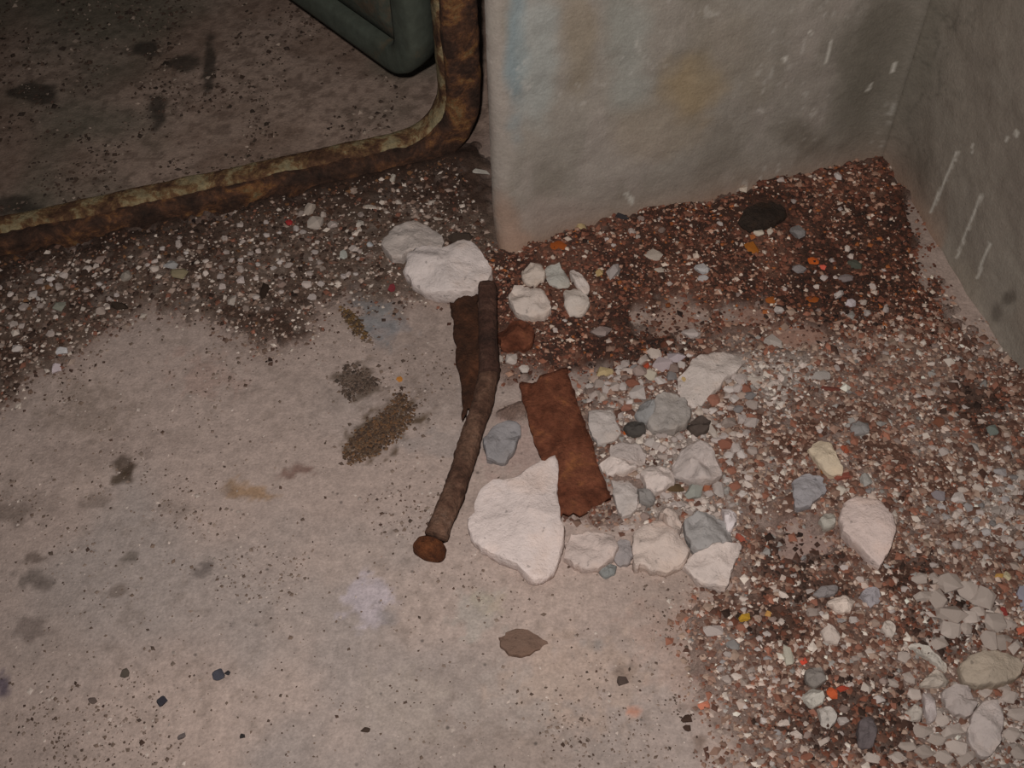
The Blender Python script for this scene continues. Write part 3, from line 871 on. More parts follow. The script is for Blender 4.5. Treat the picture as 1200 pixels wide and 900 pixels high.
chunk('stone_chunk', [(1032, 738), (1037, 728), (1048, 736), (1047, 748), (1037, 746)], 0.010, (172, 162, 152), 'cream chip left of the pale heap, above the long sliver', 'stone')
chunk('stone_chunk', [(1006, 700), (1015, 690), (1028, 693), (1034, 704), (1020, 712)], 0.009, (140, 134, 142), 'lavender-grey chip below the tip of the large pinkish-white stone', 'stone')
chunk('stone_chunk', [(952, 698), (962, 688), (982, 688), (980, 697), (962, 701)], 0.008, (122, 116, 114), 'flat grey chip just behind the shell-like chip', 'stone')
chunk('stone_chunk', [(959, 612), (968, 600), (978, 606), (977, 618), (965, 621)], 0.009, (154, 150, 140), 'grey-green chip at the left edge of the large pinkish-white stone', 'stone')
chunk('stone_chunk', [(995, 500), (1005, 494), (1018, 497), (1018, 508), (1002, 510)], 0.007, (126, 124, 122), 'flat teal-grey chip alone in the fine gravel above the cream-yellow stone', 'stone')
chunk('stone_chunk', [(585, 748), (598, 740), (615, 738), (630, 747), (640, 754), (616, 769), (600, 769), (588, 758)], 0.006, (104, 84, 72), 'flat brown pointed stone set in the bare front floor', 'stone', sink=0.002)
chunk('rust_lump', [(583, 392), (600, 381), (618, 384), (626, 397), (616, 411), (590, 411)], 0.018, (104, 60, 30), 'orange-brown rust lump between bolt and the white chunk cluster', 'rust', mat=M_STRAP)
chunk('dark_clod', [(866, 262), (876, 246), (895, 241), (918, 244), (920, 254), (905, 266), (880, 270)], 0.010, (54, 44, 37), 'near-black clod in the corner dirt at the foot of the back wall', 'clod', mat=M_CLOD)


# ------------------------------------------------------------------ bolt and straps
def tube(name, pts, radii, mat, parent, seed, k=18, amp=0.0016, cap=True):
    pts = np.asarray(pts, float)
    L = np.concatenate([[0], np.cumsum(np.linalg.norm(np.diff(pts, axis=0), axis=1))])
    n = int(L[-1] / 0.003) + 2
    tt = np.linspace(0, L[-1], n)
    c = np.stack([np.interp(tt, L, pts[:, i]) for i in range(3)], 1)
    for _ in range(5): c[1:-1] = 0.5 * c[1:-1] + 0.25 * (c[2:] + c[:-2])
    r = np.interp(tt, L, radii)
    tg = np.gradient(c, axis=0); tg /= np.linalg.norm(tg, axis=1)[:, None]
    sd = np.cross(tg, [0, 0, 1]); sd /= np.linalg.norm(sd, axis=1)[:, None]; up = np.cross(sd, tg)
    an = np.linspace(0, 2 * math.pi, k, endpoint=False)
    vs_ = []
    for i in range(n):
        nz = (fbm(np.cos(an) * 2 + 9, np.sin(an) * 2 + tt[i] * 60, 1.0, 4, seed) - 0.5) * 2.2 * amp + (fbm(np.cos(an) * 9 + 9, np.sin(an) * 9 + tt[i] * 300, 1.0, 2, seed + 4) - 0.5) * 1.1 * amp
        vs_.append(c[i] + (np.cos(an)[:, None] * sd[i] + np.sin(an)[:, None] * up[i]) * (r[i] + nz)[:, None])
    V = np.concatenate(vs_ + [c[:1], c[-1:]])
    me = bpy.data.meshes.new(name); bm = bmesh.new()
    bv = [bm.verts.new(p) for p in V]
    for i in range(n - 1):
        for j in range(k):
            bm.faces.new((bv[i * k + j], bv[i * k + (j + 1) % k], bv[(i + 1) * k + (j + 1) % k], bv[(i + 1) * k + j]))
    for j in range(k):
        bm.faces.new((bv[(j + 1) % k], bv[j], bv[-2]))
        bm.faces.new((bv[(n - 1) * k + j], bv[(n - 1) * k + (j + 1) % k], bv[-1]))
    bmesh.ops.recalc_face_normals(bm, faces=bm.faces)
    bm.to_mesh(me); bm.free()
    for p in me.polygons: p.use_smooth = True
    return link(name, me, mat, parent)


bolt = bpy.data.objects.new('bolt', None); COL.objects.link(bolt)
tag(bolt, 'long rusty bent bolt with a round flat head lying across the floor', 'bolt')
zs_ = (0.0155, 0.0145, 0.0175, 0.021, 0.028)
bp = [P(511, 628, zs_[0]), P(534, 570, zs_[1]), P(566, 470, zs_[2]), P(574, 432, zs_[3])]
tube('shank', bp, [0.0106, 0.0105, 0.0104, 0.0102], M_BOLT, bolt, 501)
tube('threaded_end', [P(573, 438, 0.0255), P(572, 400, 0.028), P(571, 334, 0.034)], [0.0100, 0.0095, 0.0090], M_BOLT_TOP, bolt, 507)
ax = unit(bp[0] - bp[1]); hc = P(505, 640, 0.0152)
tube('bolt_head', [hc - ax * 0.004, hc - ax * 0.001, hc + ax * 0.005, hc + ax * 0.009, hc + ax * 0.0105], [0.0108, 0.0142, 0.0152, 0.0146, 0.009], M_BOLT_HEAD, bolt, 511, 26, 0.0010)


def strap(name, quad, z_of, th, mat, label, seed, ragged=0.004, curl=0.0):
    """flat bar: quad of photo pixels (two long edges), bent along its length"""
    (a0, a1, b0, b1) = quad            # edge a from a0 to a1, edge b from b0 to b1
    n, k = 46, 12
    vs_ = []
    for i in range(n):
        t_ = i / (n - 1)
        z = z_of(t_)
        pa = P(a0[0] + (a1[0] - a0[0]) * t_, a0[1] + (a1[1] - a0[1]) * t_, z)
        pb = P(b0[0] + (b1[0] - b0[0]) * t_, b0[1] + (b1[1] - b0[1]) * t_, z)
        for j in range(k):
            s = j / (k - 1)
            vs_.append(pa * (1 - s) + pb * s)
    V = np.array(vs_).reshape(n, k, 3)
    ld = unit(V[-1, 0] - V[0, 0]); wd = unit(V[0, -1] - V[0, 0])
    js = np.arange(k)
    for e, sg in ((0, -1), (n - 1, 1)):
        r_ = (fbm(js * 0.45, np.zeros(k), 1, 4, seed + e) - 0.45) * 2 * ragged
        for q in range(8):
            i = q if e == 0 else n - 1 - q
            V[i] += ld * (sg * r_ * (1 - q / 8))[:, None]
    for e, sg in ((0, -1), (k - 1, 1)):
        r_ = (fbm(np.arange(n) * 0.3, np.zeros(n), 1, 4, seed + 7 + e) - 0.5) * 0.006
        V[:, e] += wd * (sg * r_)[:, None]
    F = V.reshape(-1, 3)
    hz = (fbm(F[:, 0], F[:, 1], 40, 4, seed + 20) - 0.5) * 0.004 + (fbm(F[:, 0], F[:, 1], 150, 3, seed + 22) - 0.5) * 0.0016
    sj = np.tile(np.linspace(-1, 1, k), n)
    top = F.copy(); top[:, 2] += th / 2 + hz - curl * sj ** 2
    bot = F.copy(); bot[:, 2] += -th / 2 + hz * 0.5 - curl * sj ** 2
    ix = np.arange(n * k).reshape(n, k)
    ft = np.stack([ix[:-1, :-1], ix[1:, :-1], ix[1:, 1:], ix[:-1, 1:]], -1).reshape(-1, 4)
    fb = ft[:, ::-1] + n * k
    per = np.concatenate([ix[0, :], ix[1:, -1], ix[-1, -2::-1], ix[-2:0:-1, 0]])
    fsd = np.stack([per, np.roll(per, -1), np.roll(per, -1) + n * k, per + n * k], -1)
    org = F.mean(0)
    me = np_mesh(name, np.concatenate([top, bot]) - org, np.concatenate([ft, fb, fsd]))
    bm = bmesh.new(); bm.from_mesh(me); bmesh.ops.recalc_face_normals(bm, faces=bm.faces); bm.to_mesh(me); bm.free()
    ob = link(name, me, mat); ob.location = Vector(org)
    OUTLINES.append(np.array([a0, a1, b1, b0], float))
    return tag(ob, label, 'metal strap')


strap('rusty_strap', ((608, 455), (655, 606), (664, 436), (716, 585)), lambda t_: 0.0085 + 0.002 * math.sin(t_ * 3), 0.006, M_STRAP,
      'wide orange-brown rusty steel strap, lower end under the largest white chunk', 601, 0.012, 0.002)
strap('rusty_strap', ((528, 350), (542, 486), (560, 346), (566, 478)), lambda t_: 0.010 + 0.002 * math.sin(t_ * 5), 0.006, M_STRAP_DARK,
      'narrow dark brown rusty strap under the bolt, left of it', 611, 0.016, 0.001)


# ------------------------------------------------------------------ small stones, a pool of angular shapes
def hull_mesh(name, n, flat, seed, bev=0.0):
    r_ = random.Random(seed)
    bm = bmesh.new()
    for _ in range(n):
        v_ = Vector((r_.gauss(0, 1), r_.gauss(0, 1), r_.gauss(0, 1))).normalized()
        k = r_.uniform(0.82, 1.0)
        bm.verts.new((v_.x * k, v_.y * k, v_.z * k * flat))
    res = bmesh.ops.convex_hull(bm, input=bm.verts)
    junk = [g for g in res['geom_interior'] if isinstance(g, bmesh.types.BMVert)]
    bmesh.ops.delete(bm, geom=junk, context='VERTS')
    if bev:
        bmesh.ops.bevel(bm, geom=bm.edges[:], offset=bev, segments=1, affect='EDGES')
    # normalise to a unit footprint standing on z = 0
    xs = [v_.co.x for v_ in bm.verts]; ys = [v_.co.y for v_ in bm.verts]; zs = [v_.co.z for v_ in bm.verts]
    for v_ in bm.verts:
        v_.co.x = (v_.co.x - (max(xs) + min(xs)) / 2) / (max(xs) - min(xs))
        v_.co.y = (v_.co.y - (max(ys) + min(ys)) / 2) / (max(ys) - min(ys))
        v_.co.z = (v_.co.z - min(zs)) / (max(zs) - min(zs))
    bmesh.ops.recalc_face_normals(bm, faces=bm.faces)
    me = bpy.data.meshes.new(name); bm.to_mesh(me); bm.free()
    me.materials.append(M_CHIP)
    return me


POOL = [hull_mesh('stone_chip_shape', 13 + (i % 4) * 3, 0.6, 900 + i) for i in range(14)]


def mm_px(px, py):
    a_ = P(px - 5, py); b_ = P(px + 5, py)
    return float(np.linalg.norm(a_ - b_)) / 10


def mm_py(px, py):
    a_ = P(px, py - 5); b_ = P(px, py + 5)
    return float(np.linalg.norm(a_ - b_)) / 10


PLACED = []
AUTO_SRC = []


def chip(name, x, y, wpx, hpx, color, label, cat, group=None, hz=0.55, rot=None, z=None):
    me = POOL[random.randrange(len(POOL))]
    o = bpy.data.objects.new(name, me); COL.objects.link(o)
    sx = wpx * mm_px(x, y); sy = hpx * mm_py(x, y) * 0.85
    h = hz * min(sx, sy)
    p = P(x, y, 0.3 * h)
    g = float(ground(p[0], p[1])[0]) if z is None else z
    o.location = (p[0], p[1], g - 0.12 * h)
    o.rotation_euler = (random.uniform(-.12, .12), random.uniform(-.12, .12), math.radians(rot) if rot is not None else random.choice((0, math.pi)) + random.uniform(-.25, .25))
    o.scale = (sx, sy, h)
    o.color = (*A(*warm(color)), 1)
    PLACED.append((x, y, max(wpx, hpx) / 2))
    if group: AUTO_SRC.append((o, (x, y, wpx, tuple(color), name, hz)))
    return tag(o, label, cat, group)


SINGLE = [   # x, y, w, h, colour, name, label, category, rotation
    (880, 296, 20, 18, (144, 88, 32), 'rust_flake', 'orange lump, largest bright orange piece in the corner dirt', 'rust', None),
    (952, 311, 14, 11, (176, 86, 34), 'rust_flake', 'bright orange-red flake in the corner dirt, right of the largest orange lump', 'rust', None),
    (963, 317, 8, 7, (196, 92, 74), 'brick_crumb', 'pink-red crumb touching the bright orange-red flake', 'brick crumb', None),
    (934, 279, 20, 18, (122, 120, 120), 'stone_chip', 'blue-grey chip in the corner dirt above the bright orange-red flake', 'stone', None),
    (888, 279, 13, 9, (186, 176, 160), 'stone_chip', 'cream chip just above the largest orange lump', 'stone', None),
    (901, 277, 8, 11, (180, 170, 156), 'stone_chip', 'smaller cream chip beside the one above the largest orange lump', 'stone', None),
    (822, 320, 20, 14, (166, 168, 170), 'stone_chip', 'pale bluish chip in the dirt right of the larger white flake', 'stone', None),
    (823, 331, 14, 8, (158, 154, 152), 'stone_chip', 'flat grey chip directly below the pale bluish chip', 'stone', None),
    (764, 304, 24, 16, (162, 152, 140), 'plaster_flake', 'larger white flake in the dirt below the back wall', 'plaster', -20),
    (775, 322, 22, 8, (164, 154, 142), 'plaster_flake', 'narrow white flake just below the larger white one', 'plaster', -15),
    (719, 325, 18, 18, (148, 140, 136), 'stone_chip', 'grey chip right of the cluster below the pier', 'stone', None),
    (702, 325, 10, 11, (172, 148, 104), 'stone_chip', 'yellowish chip between the cluster and the grey chip', 'stone', None),
    (654, 296, 20, 15, (140, 72, 28), 'rust_flake', 'orange rust piece at the foot of the pier', 'rust', None),
    (681, 270, 13, 9, (168, 150, 112), 'stone_chip', 'yellowish chip against the foot of the back wall', 'stone', None),
    (729, 262, 18, 10, (50, 46, 50), 'stone_chip', 'dark chip against the foot of the back wall', 'stone', None),
    (870, 226, 9, 8, (186, 174, 158), 'stone_chip', 'white chip close under the back wall near its middle', 'stone', None),
    (903, 355, 14, 10, (140, 80, 36), 'rust_flake', 'dull orange flake on the pinkish bare patch', 'rust', None),
    (951, 355, 16, 10, (136, 72, 30), 'rust_flake', 'dull orange flake right of the one on the bare patch', 'rust', None),
    (912, 367, 12, 11, (178, 170, 164), 'stone_chip', 'white chip just below the dull orange flakes', 'stone', 40),
    (982, 350, 12, 10, (166, 158, 152), 'stone_chip', 'pale chip, upper one of two in the dirt near the right wall', 'stone', None),
    (994, 362, 14, 10, (176, 168, 170), 'stone_chip', 'whitish chip, lower one of two in the dirt near the right wall', 'stone', None),
    (990, 330, 20, 10, (118, 108, 106), 'stone_chip', 'grey chip in dark dirt left of the right wall', 'stone', None),
    (1000, 316, 18, 10, (74, 76, 66), 'stone_chip', 'dark greenish chip behind the grey chip near the right wall', 'stone', None),
    (935, 320, 18, 12, (126, 120, 118), 'stone_chip', 'grey chip left below the bright orange-red flake', 'stone', None),
    (810, 392, 24, 13, (172, 162, 156), 'stone_chip', 'white oval chip on the bare patch above the broad pale slab', 'stone', None),
    (906, 405, 22, 20, (158, 150, 142), 'stone_chip', 'pale stone at the upper right of the broad pale slab', 'stone', None),
    (882, 452, 26, 9, (166, 156, 146), 'stone_chip', 'flat oval chip right of the broad pale slab', 'stone', None),
    (960, 447, 24, 12, (148, 142, 136), 'stone_chip', 'pale flat chip in fine gravel below the dirt corner', 'stone', None),
    (972, 461, 26, 7, (100, 56, 46), 'brick_crumb', 'thin dark red sliver below the pale flat chip', 'brick crumb', None),
    (710, 436, 22, 13, (172, 154, 116), 'stone_chip', 'yellow-cream chip above the squarish pale slab', 'stone', None),
    (734, 441, 17, 9, (170, 158, 150), 'stone_chip', 'white chip right of the yellow-cream chip', 'stone', None),
    (745, 468, 19, 19, (168, 160, 154), 'stone_chip', 'whitish chunk above the near-black stone', 'stone', None),
    (776, 434, 25, 18, (160, 148, 148), 'stone_chip', 'pale mauve stone left of the broad pale slab', 'stone', 30),
    (793, 424, 22, 14, (158, 148, 150), 'stone_chip', 'pale mauve stone at the top left of the broad pale slab', 'stone', None),
    (761, 446, 17, 16, (166, 158, 142), 'stone_chip', 'cream stone below the pale mauve stone', 'stone', None),
    (757, 435, 8, 8, (156, 66, 42), 'brick_crumb', 'red crumb left of the pale mauve stone', 'brick crumb', None),
    (735, 514, 14, 6, (168, 84, 30), 'rust_flake', 'orange flake against the front of the near-black stone', 'rust', None),
    (799, 452, 10, 16, (178, 154, 108), 'stone_chip', 'yellow chip at the left edge of the broad pale slab', 'stone', None),
    (818, 490, 12, 9, (176, 164, 152), 'stone_chip', 'white chip above the dark brown stone', 'stone', None),
    (832, 512, 12, 24, (172, 162, 152), 'stone_chip', 'white chip standing right of the dark brown stone', 'stone', 15),
    (806, 566, 13, 10, (142, 78, 48), 'rust_flake', 'orange crumb below the pale angular lump, left one', 'rust', None),
    (826, 573, 13, 18, (142, 90, 66), 'brick_crumb', 'reddish crumb below the pale angular lump, right one', 'brick crumb', 20),
    (790, 577, 26, 11, (80, 64, 44), 'dirt_lump', 'dark brown lump in the gap behind the cream wedge', 'clod', None),
    (813, 580, 18, 26, (138, 140, 132), 'stone_chip', 'teal-grey flat stone right of the dark brown lump', 'stone', -30),
    (842, 578, 16, 26, (158, 150, 144), 'stone_chip', 'pale stone behind the bright white sliver', 'stone', None),
    (867, 633, 13, 13, (140, 74, 58), 'brick_crumb', 'brick-red crumb right of the blue-grey stone', 'brick crumb', None),
    (952, 479, 12, 9, (128, 108, 96), 'stone_chip', 'brown chip in fine gravel above the cream-yellow stone', 'stone', None),
    (988, 533, 9, 13, (140, 74, 52), 'brick_crumb', 'brick-red crumb right of the cream-yellow stone', 'brick crumb', None),
    (985, 564, 20, 11, (128, 74, 60), 'brick_crumb', 'brick-red crumb behind the large pinkish-white stone', 'brick crumb', None),
    (1012, 569, 14, 18, (146, 144, 138), 'stone_chip', 'grey-green chip behind the large pinkish-white stone', 'stone', None),
    (983, 580, 13, 13, (176, 168, 156), 'stone_chip', 'white chip squeezed between the blue-grey and pinkish-white stones', 'stone', None),
    (963, 556, 9, 11, (116, 74, 34), 'rust_flake', 'brown-orange crumb at the foot of the cream-yellow stone', 'rust', None),
    (1097, 503, 14, 14, (112, 72, 54), 'brick_crumb', 'red-brown crumb alone in fine gravel near the right wall', 'brick crumb', None),
    (1161, 510, 14, 14, (98, 116, 106), 'stone_chip', 'greenish chip near the right edge of the gravel', 'stone', None),
    (1142, 562, 14, 8, (166, 156, 148), 'stone_chip', 'pale chip below the greenish chip at right', 'stone', None),
    (1096, 588, 18, 14, (124, 114, 122), 'stone_chip', 'mauve-grey chip right of the large pinkish-white stone', 'stone', None),
    (972, 818, 13, 17, (180, 86, 50), 'brick_crumb', 'red-orange chip, brightest in the lower right gravel', 'brick crumb', None),
    (984, 813, 16, 8, (150, 62, 44), 'brick_crumb', 'dark red chip touching the red-orange one', 'brick crumb', None),
    (940, 780, 9, 9, (186, 70, 52), 'brick_crumb', 'small scarlet crumb behind the grey-brown stone', 'brick crumb', None),
    (871, 729, 14, 13, (168, 132, 44), 'stone_chip', 'mustard-yellow chip at the left edge of the lower gravel', 'stone', None),
    (898, 725, 9, 9, (176, 134, 78), 'stone_chip', 'small amber chip right of the mustard-yellow chip', 'stone', None),
    (825, 827, 15, 10, (178, 112, 88), 'brick_crumb', 'salmon crumb on the bare floor left of the lower gravel', 'brick crumb', None),
    (922, 772, 12, 30, (164, 160, 146), 'stone_chip', 'upright pale chip behind the small scarlet crumb', 'stone', None),
    (835, 745, 26, 16, (158, 148, 142), 'stone_chip', 'pale chip at the left edge below the tapering white chunk', 'stone', None),
    (857, 761, 18, 15, (122, 120, 118), 'stone_chip', 'grey chip below the mustard-yellow chip', 'stone', None),
    (1166, 681, 12, 8, (176, 138, 76), 'stone_chip', 'amber chip at the back of the pale heap near the right edge', 'stone', None),
    (1176, 681, 10, 12, (182, 172, 140), 'stone_chip', 'cream chip right of the amber chip at the right edge', 'stone', None),
    (1195, 706, 16, 36, (132, 134, 156), 'stone_chip', 'bluish stone cut by the right edge of the photo', 'stone', None),
    (1172, 722, 8, 14, (124, 52, 46), 'brick_crumb', 'dark red crumb left of the bluish stone', 'brick crumb', None),
    (1194, 745, 14, 13, (172, 96, 74), 'brick_crumb', 'salmon-red crumb below the bluish stone', 'brick crumb', None),
    (150, 327, 14, 13, (134, 126, 116), 'stone_chip', 'rounded grey pebble in the dirt below the sill', 'stone', None),
    (201, 316, 18, 12, (140, 142, 142), 'stone_chip', 'bluish pebble right of the rounded grey pebble', 'stone', None),
    (212, 326, 22, 14, (124, 114, 90), 'stone_chip', 'olive stone touching the bluish pebble', 'stone', None),
    (141, 361, 22, 13, (50, 40, 32), 'dirt_lump', 'near-black lump at the dirt edge below the rounded grey pebble', 'clod', None),
    (311, 345, 11, 24, (46, 34, 26), 'dirt_lump', 'near-black upright lump in the dirt below the sill', 'clod', None),
    (283, 334, 9, 12, (176, 164, 158), 'stone_chip', 'bright chip left of the near-black upright lump', 'stone', None),
    (273, 356, 10, 16, (160, 150, 140), 'stone_chip', 'pale chip below the bright one, left of the upright lump', 'stone', None),
    (301, 353, 10, 7, (166, 156, 148), 'stone_chip', 'small chip at the foot of the near-black upright lump', 'stone', None),
    (72, 363, 14, 12, (124, 124, 112), 'stone_chip', 'greenish-grey pebble in the dirt near the left edge', 'stone', None),
    (74, 412, 16, 10, (184, 186, 190), 'stone_chip', 'bright white chip at the left edge of the dirt, upper of two', 'stone', None),
    (67, 432, 12, 13, (190, 178, 180), 'stone_chip', 'bright white chip at the left edge of the dirt, lower of two', 'stone', None),
    (364, 252, 12, 16, (158, 146, 134), 'stone_chip', 'upright pale chip just in front of the rusty sill', 'stone', None),
    (370, 268, 18, 16, (154, 144, 134), 'stone_chip', 'pale chip touching the upright one in front of the sill', 'stone', None),
    (391, 270, 13, 10, (166, 154, 146), 'stone_chip', 'pale chip right of the pair in front of the sill', 'stone', None),
    (340, 268, 9, 7, (142, 44, 44), 'brick_crumb', 'crimson crumb in front of the sill', 'brick crumb', None),
    (423, 268, 10, 9, (168, 160, 150), 'stone_chip', 'pale chip left of the chunk tucked behind', 'stone', None),
    (437, 248, 24, 8, (172, 162, 150), 'plaster_flake', 'long white flake in the dark dirt behind the chunk pair', 'plaster', -22),
    (559, 207, 34, 8, (178, 174, 164), 'plaster_flake', 'white stick-like flake against the pier beside the jamb', 'plaster', -14),
    (461, 217, 7, 12, (168, 160, 148), 'stone_chip', 'white chip in the dark dirt near the frame corner', 'stone', None),
    (403, 303, 10, 12, (156, 158, 150), 'stone_chip', 'greenish-white pebble left of the tucked chunk', 'stone', None),
    (415, 295, 12, 9, (170, 160, 152), 'stone_chip', 'white chip touching the greenish-white pebble', 'stone', None),
    (434, 290, 8, 8, (156, 164, 168), 'stone_chip', 'bluish-white chip at the left tip of the tucked chunk', 'stone', None),
    (459, 340, 9, 10, (112, 46, 50), 'brick_crumb', 'maroon crumb at lower left of the large oval chunk', 'brick crumb', None),
    (540, 283, 30, 13, (62, 52, 44), 'dirt_lump', 'dark lump behind the large oval chunk', 'clod', None),
    (513, 259, 18, 6, (166, 156, 144), 'plaster_flake', 'thin pale flake behind the chunk pair', 'plaster', -10),
    (468, 445, 8, 8, (166, 112, 50), 'rust_flake', 'orange crumb alone on the bare floor above the dirt patch', 'rust', None),
    (599, 426, 14, 14, (172, 162, 154), 'stone_chip', 'pale chip below the orange-brown rust lump', 'stone', None),
    (614, 437, 13, 10, (176, 168, 160), 'stone_chip', 'white chip at the top left corner of the orange strap', 'stone', None),
    (587, 425, 8, 8, (160, 150, 140), 'stone_chip', 'tiny pale chip between bolt and the chip below the rust lump', 'stone', None),
    (704, 393, 26, 15, (138, 124, 118), 'stone_chip', 'dull grey stone in the dirt below the cluster', 'stone', None),
    (190, 822, 14, 15, (50, 48, 62), 'pebble', 'round dark blue pebble alone on the front floor', 'pebble', None),
    (256, 791, 15, 17, (62, 66, 84), 'pebble', 'dark blue-grey pebble with a chip beside it on the front floor', 'pebble', None),
    (266, 788, 7, 7, (44, 42, 48), 'pebble', 'tiny black chip touching the dark blue-grey pebble', 'pebble', None),
    (146, 789, 11, 13, (80, 72, 64), 'pebble', 'small brown-grey pebble left of the dark blue pebbles', 'pebble', None),
    (212, 862, 10, 9, (96, 88, 86), 'pebble', 'greyish pebble nearest the lower edge of the floor', 'pebble', None),
    (108, 820, 12, 9, (92, 80, 74), 'pebble', 'flat brown pebble left of the round dark blue pebble', 'pebble', None),
    (284, 862, 7, 7, (46, 42, 42), 'pebble', 'black speck-like pebble near the lower edge', 'pebble', None),
    (428, 855, 12, 8, (62, 50, 42), 'dirt_lump', 'dark crumb near the lower edge below the white floor patch', 'clod', None),
    (730, 797, 14, 13, (74, 62, 56), 'dirt_lump', 'dark crumb cluster right of the flat brown pointed stone', 'clod', None),
    (804, 842, 13, 11, (62, 46, 38), 'dirt_lump', 'dark brown crumb, upper of two beside the salmon crumb', 'clod', None),
    (805, 853, 10, 10, (60, 44, 36), 'dirt_lump', 'dark brown crumb, lower of two beside the salmon crumb', 'clod', None),
]
for (x, y, w_, h_, c, nm, lb, ct, rt) in SINGLE:
    chip(nm, x, y, w_, h_, c, lb, ct, None, 0.6 if 'flake' not in nm else 0.25, rt)

# the pale heap of the lower right: hand-set larger pieces with the same look
HEAP = [(1080, 704, 20, 14), (1096, 708, 20, 22), (1110, 688, 24, 20), (1130, 697, 24, 20), (1148, 705, 22, 22), (1113, 724, 28, 24), (1112, 744, 26, 18), (1161, 735, 20, 24), (1156, 756, 16, 22), (1171, 757, 20, 16),
        (1092, 683, 12, 12), (1075, 683, 14, 12), (1133, 728, 16, 14), (1128, 742, 14, 12), (1143, 722, 13, 12), (1185, 765, 15, 14), (1180, 738, 14, 14), (1097, 760, 16, 12), (1062, 800, 14, 12), (1068, 818, 14, 14),
        (1056, 776, 12, 12), (1045, 805, 14, 12), (1100, 850, 18, 16), (1112, 862, 20, 18), (1095, 872, 20, 16), (1118, 880, 22, 18), (1078, 862, 16, 14), (1080, 885, 20, 16), (1102, 893, 22, 14), (1180, 822, 18, 14),
        (1190, 842, 18, 18), (1182, 865, 18, 16), (1190, 886, 18, 16), (1125, 858, 12, 14), (1150, 815, 16, 12), (1172, 812, 14, 10), (1060, 880, 16, 12), (1048, 893, 16, 14), (1020, 893, 16, 12), (1130, 893, 20, 14)]
for (x, y, w_, h_) in HEAP:
    k = random.uniform(-16, 14)
    chip('plaster_lump', x, y, w_ * random.uniform(1.15, 1.5), h_ * random.uniform(1.1, 1.4), (164 + k, 153 + k, 144 + k), 'pale grey plaster lump in the heap at the lower right', 'plaster', 'pale lumps of the lower right heap', 0.5)

# ------------------------------------------------------------------ scattered chips: single things, grouped where alike
OUT_BB = [(o[:, 0].min(), o[:, 1].min(), o[:, 0].max(), o[:, 1].max(), o) for o in OUTLINES]
BOLT_POLY = np.array([(486, 640), (500, 620), (555, 465), (558, 335), (584, 335), (590, 445), (535, 590), (524, 655), (495, 660)], float)
OUT_BB.append((486, 335, 590, 660, BOLT_POLY))


def blocked(px, py, m_=0.0):
    b = np.zeros(np.shape(px), bool)
    for (x0, y0, x1, y1, o) in OUT_BB:
        near = (px > x0 - m_ - 1) & (px < x1 + m_ + 1) & (py > y0 - m_ - 1) & (py < y1 + m_ + 1)
        if near.any():
            idx = np.where(near)[0]
            b[idx] |= poly_sd(px[idx], py[idx], o) > -m_
    return b


def scatter(n, box, poly, size, palette, name, label, cat, group, gap=0.8):
    got = 0; tries = 0
    pl = np.asarray(poly, float)
    while got < n and tries < n * 60:
        tries += 1
        x = random.uniform(box[0], box[2]); y = random.uniform(box[1], box[3])
        if poly_sd(np.array([x]), np.array([y]), pl)[0] < 0: continue
        w_ = random.triangular(size[0], size[1], size[0]); h_ = w_ * random.uniform(0.6, 1.0)
        if blocked(np.array([x]), np.array([y]), w_ * 0.45)[0]: continue
        if any((x - a_) ** 2 + (y - b_) ** 2 < ((r_ + w_ / 2) * gap) ** 2 for (a_, b_, r_) in PLACED): continue
        c = random.choice(palette); k = random.uniform(-12, 12)
        chip(name, x, y, w_, h_, tuple(np.clip(np.array(c) + k, 20, 210)), label, cat, group, random.uniform(0.45, 0.75))
        got += 1


PALES = [(168, 156, 148), (176, 164, 154), (158, 148, 142), (150, 138, 130), (172, 164, 158)]
MIXED = PALES + [(128, 112, 104), (126, 122, 120), (132, 90, 74), (146, 128, 116)]
scatter(110, (0, 240, 470, 440), [(0, 330), (150, 300), (330, 252), (440, 240), (450, 300), (420, 330), (300, 380), (180, 345), (100, 380), (0, 430)], (6, 13), PALES + [(140, 126, 116), (124, 106, 96)],
        'stone_chip', 'small pale chip scattered in the dark dirt along the sill', 'stone', 'pale chips in the dirt along the sill')
scatter(45, (590, 190, 1060, 400), [(600, 320), (700, 268), (860, 228), (1030, 195), (1060, 300), (1080, 380), (900, 380), (760, 350), (690, 400), (600, 420)], (6, 11), PALES + [(124, 90, 74), (128, 112, 104)],
        'stone_chip', 'tiny chip sprinkled over the red-brown corner dirt', 'stone', 'tiny chips in the corner dirt')
scatter(120, (660, 420, 880, 690), [(690, 440), (790, 415), (880, 440), (880, 560), (870, 600), (860, 640), (730, 620), (690, 530)], (8, 22), PALES * 2 + MIXED,
        'rubble_bit', 'small broken bit filling the gaps of the central rubble', 'rubble', 'small bits of the central rubble', 0.62)
scatter(75, (850, 390, 1200, 690), [(880, 420), (1000, 400), (1120, 410), (1200, 480), (1200, 690), (900, 690), (860, 600)], (7, 13), MIXED,
        'gravel_stone', 'small gravel stone among the fine gravel below the right wall', 'gravel', 'gravel stones below the right wall')
scatter(110, (815, 690, 1130, 900), [(830, 700), (1060, 690), (1060, 780), (1040, 900), (890, 900), (840, 800)], (7, 18), PALES + MIXED + [(112, 74, 60), (120, 104, 96)],
        'gravel_stone', 'small mixed gravel stone in the brown gravel at the bottom', 'gravel', 'gravel stones in the bottom brown gravel')

scatter(34, (1085, 545, 1210, 660), [(1090, 590), (1130, 550), (1205, 560), (1205, 655), (1120, 650)], (9, 18), PALES + [(140, 136, 138), (150, 146, 146)],
        'gravel_stone', 'pale gravel stone in the loose patch by the right edge', 'gravel', 'pale gravel stones by the right edge')

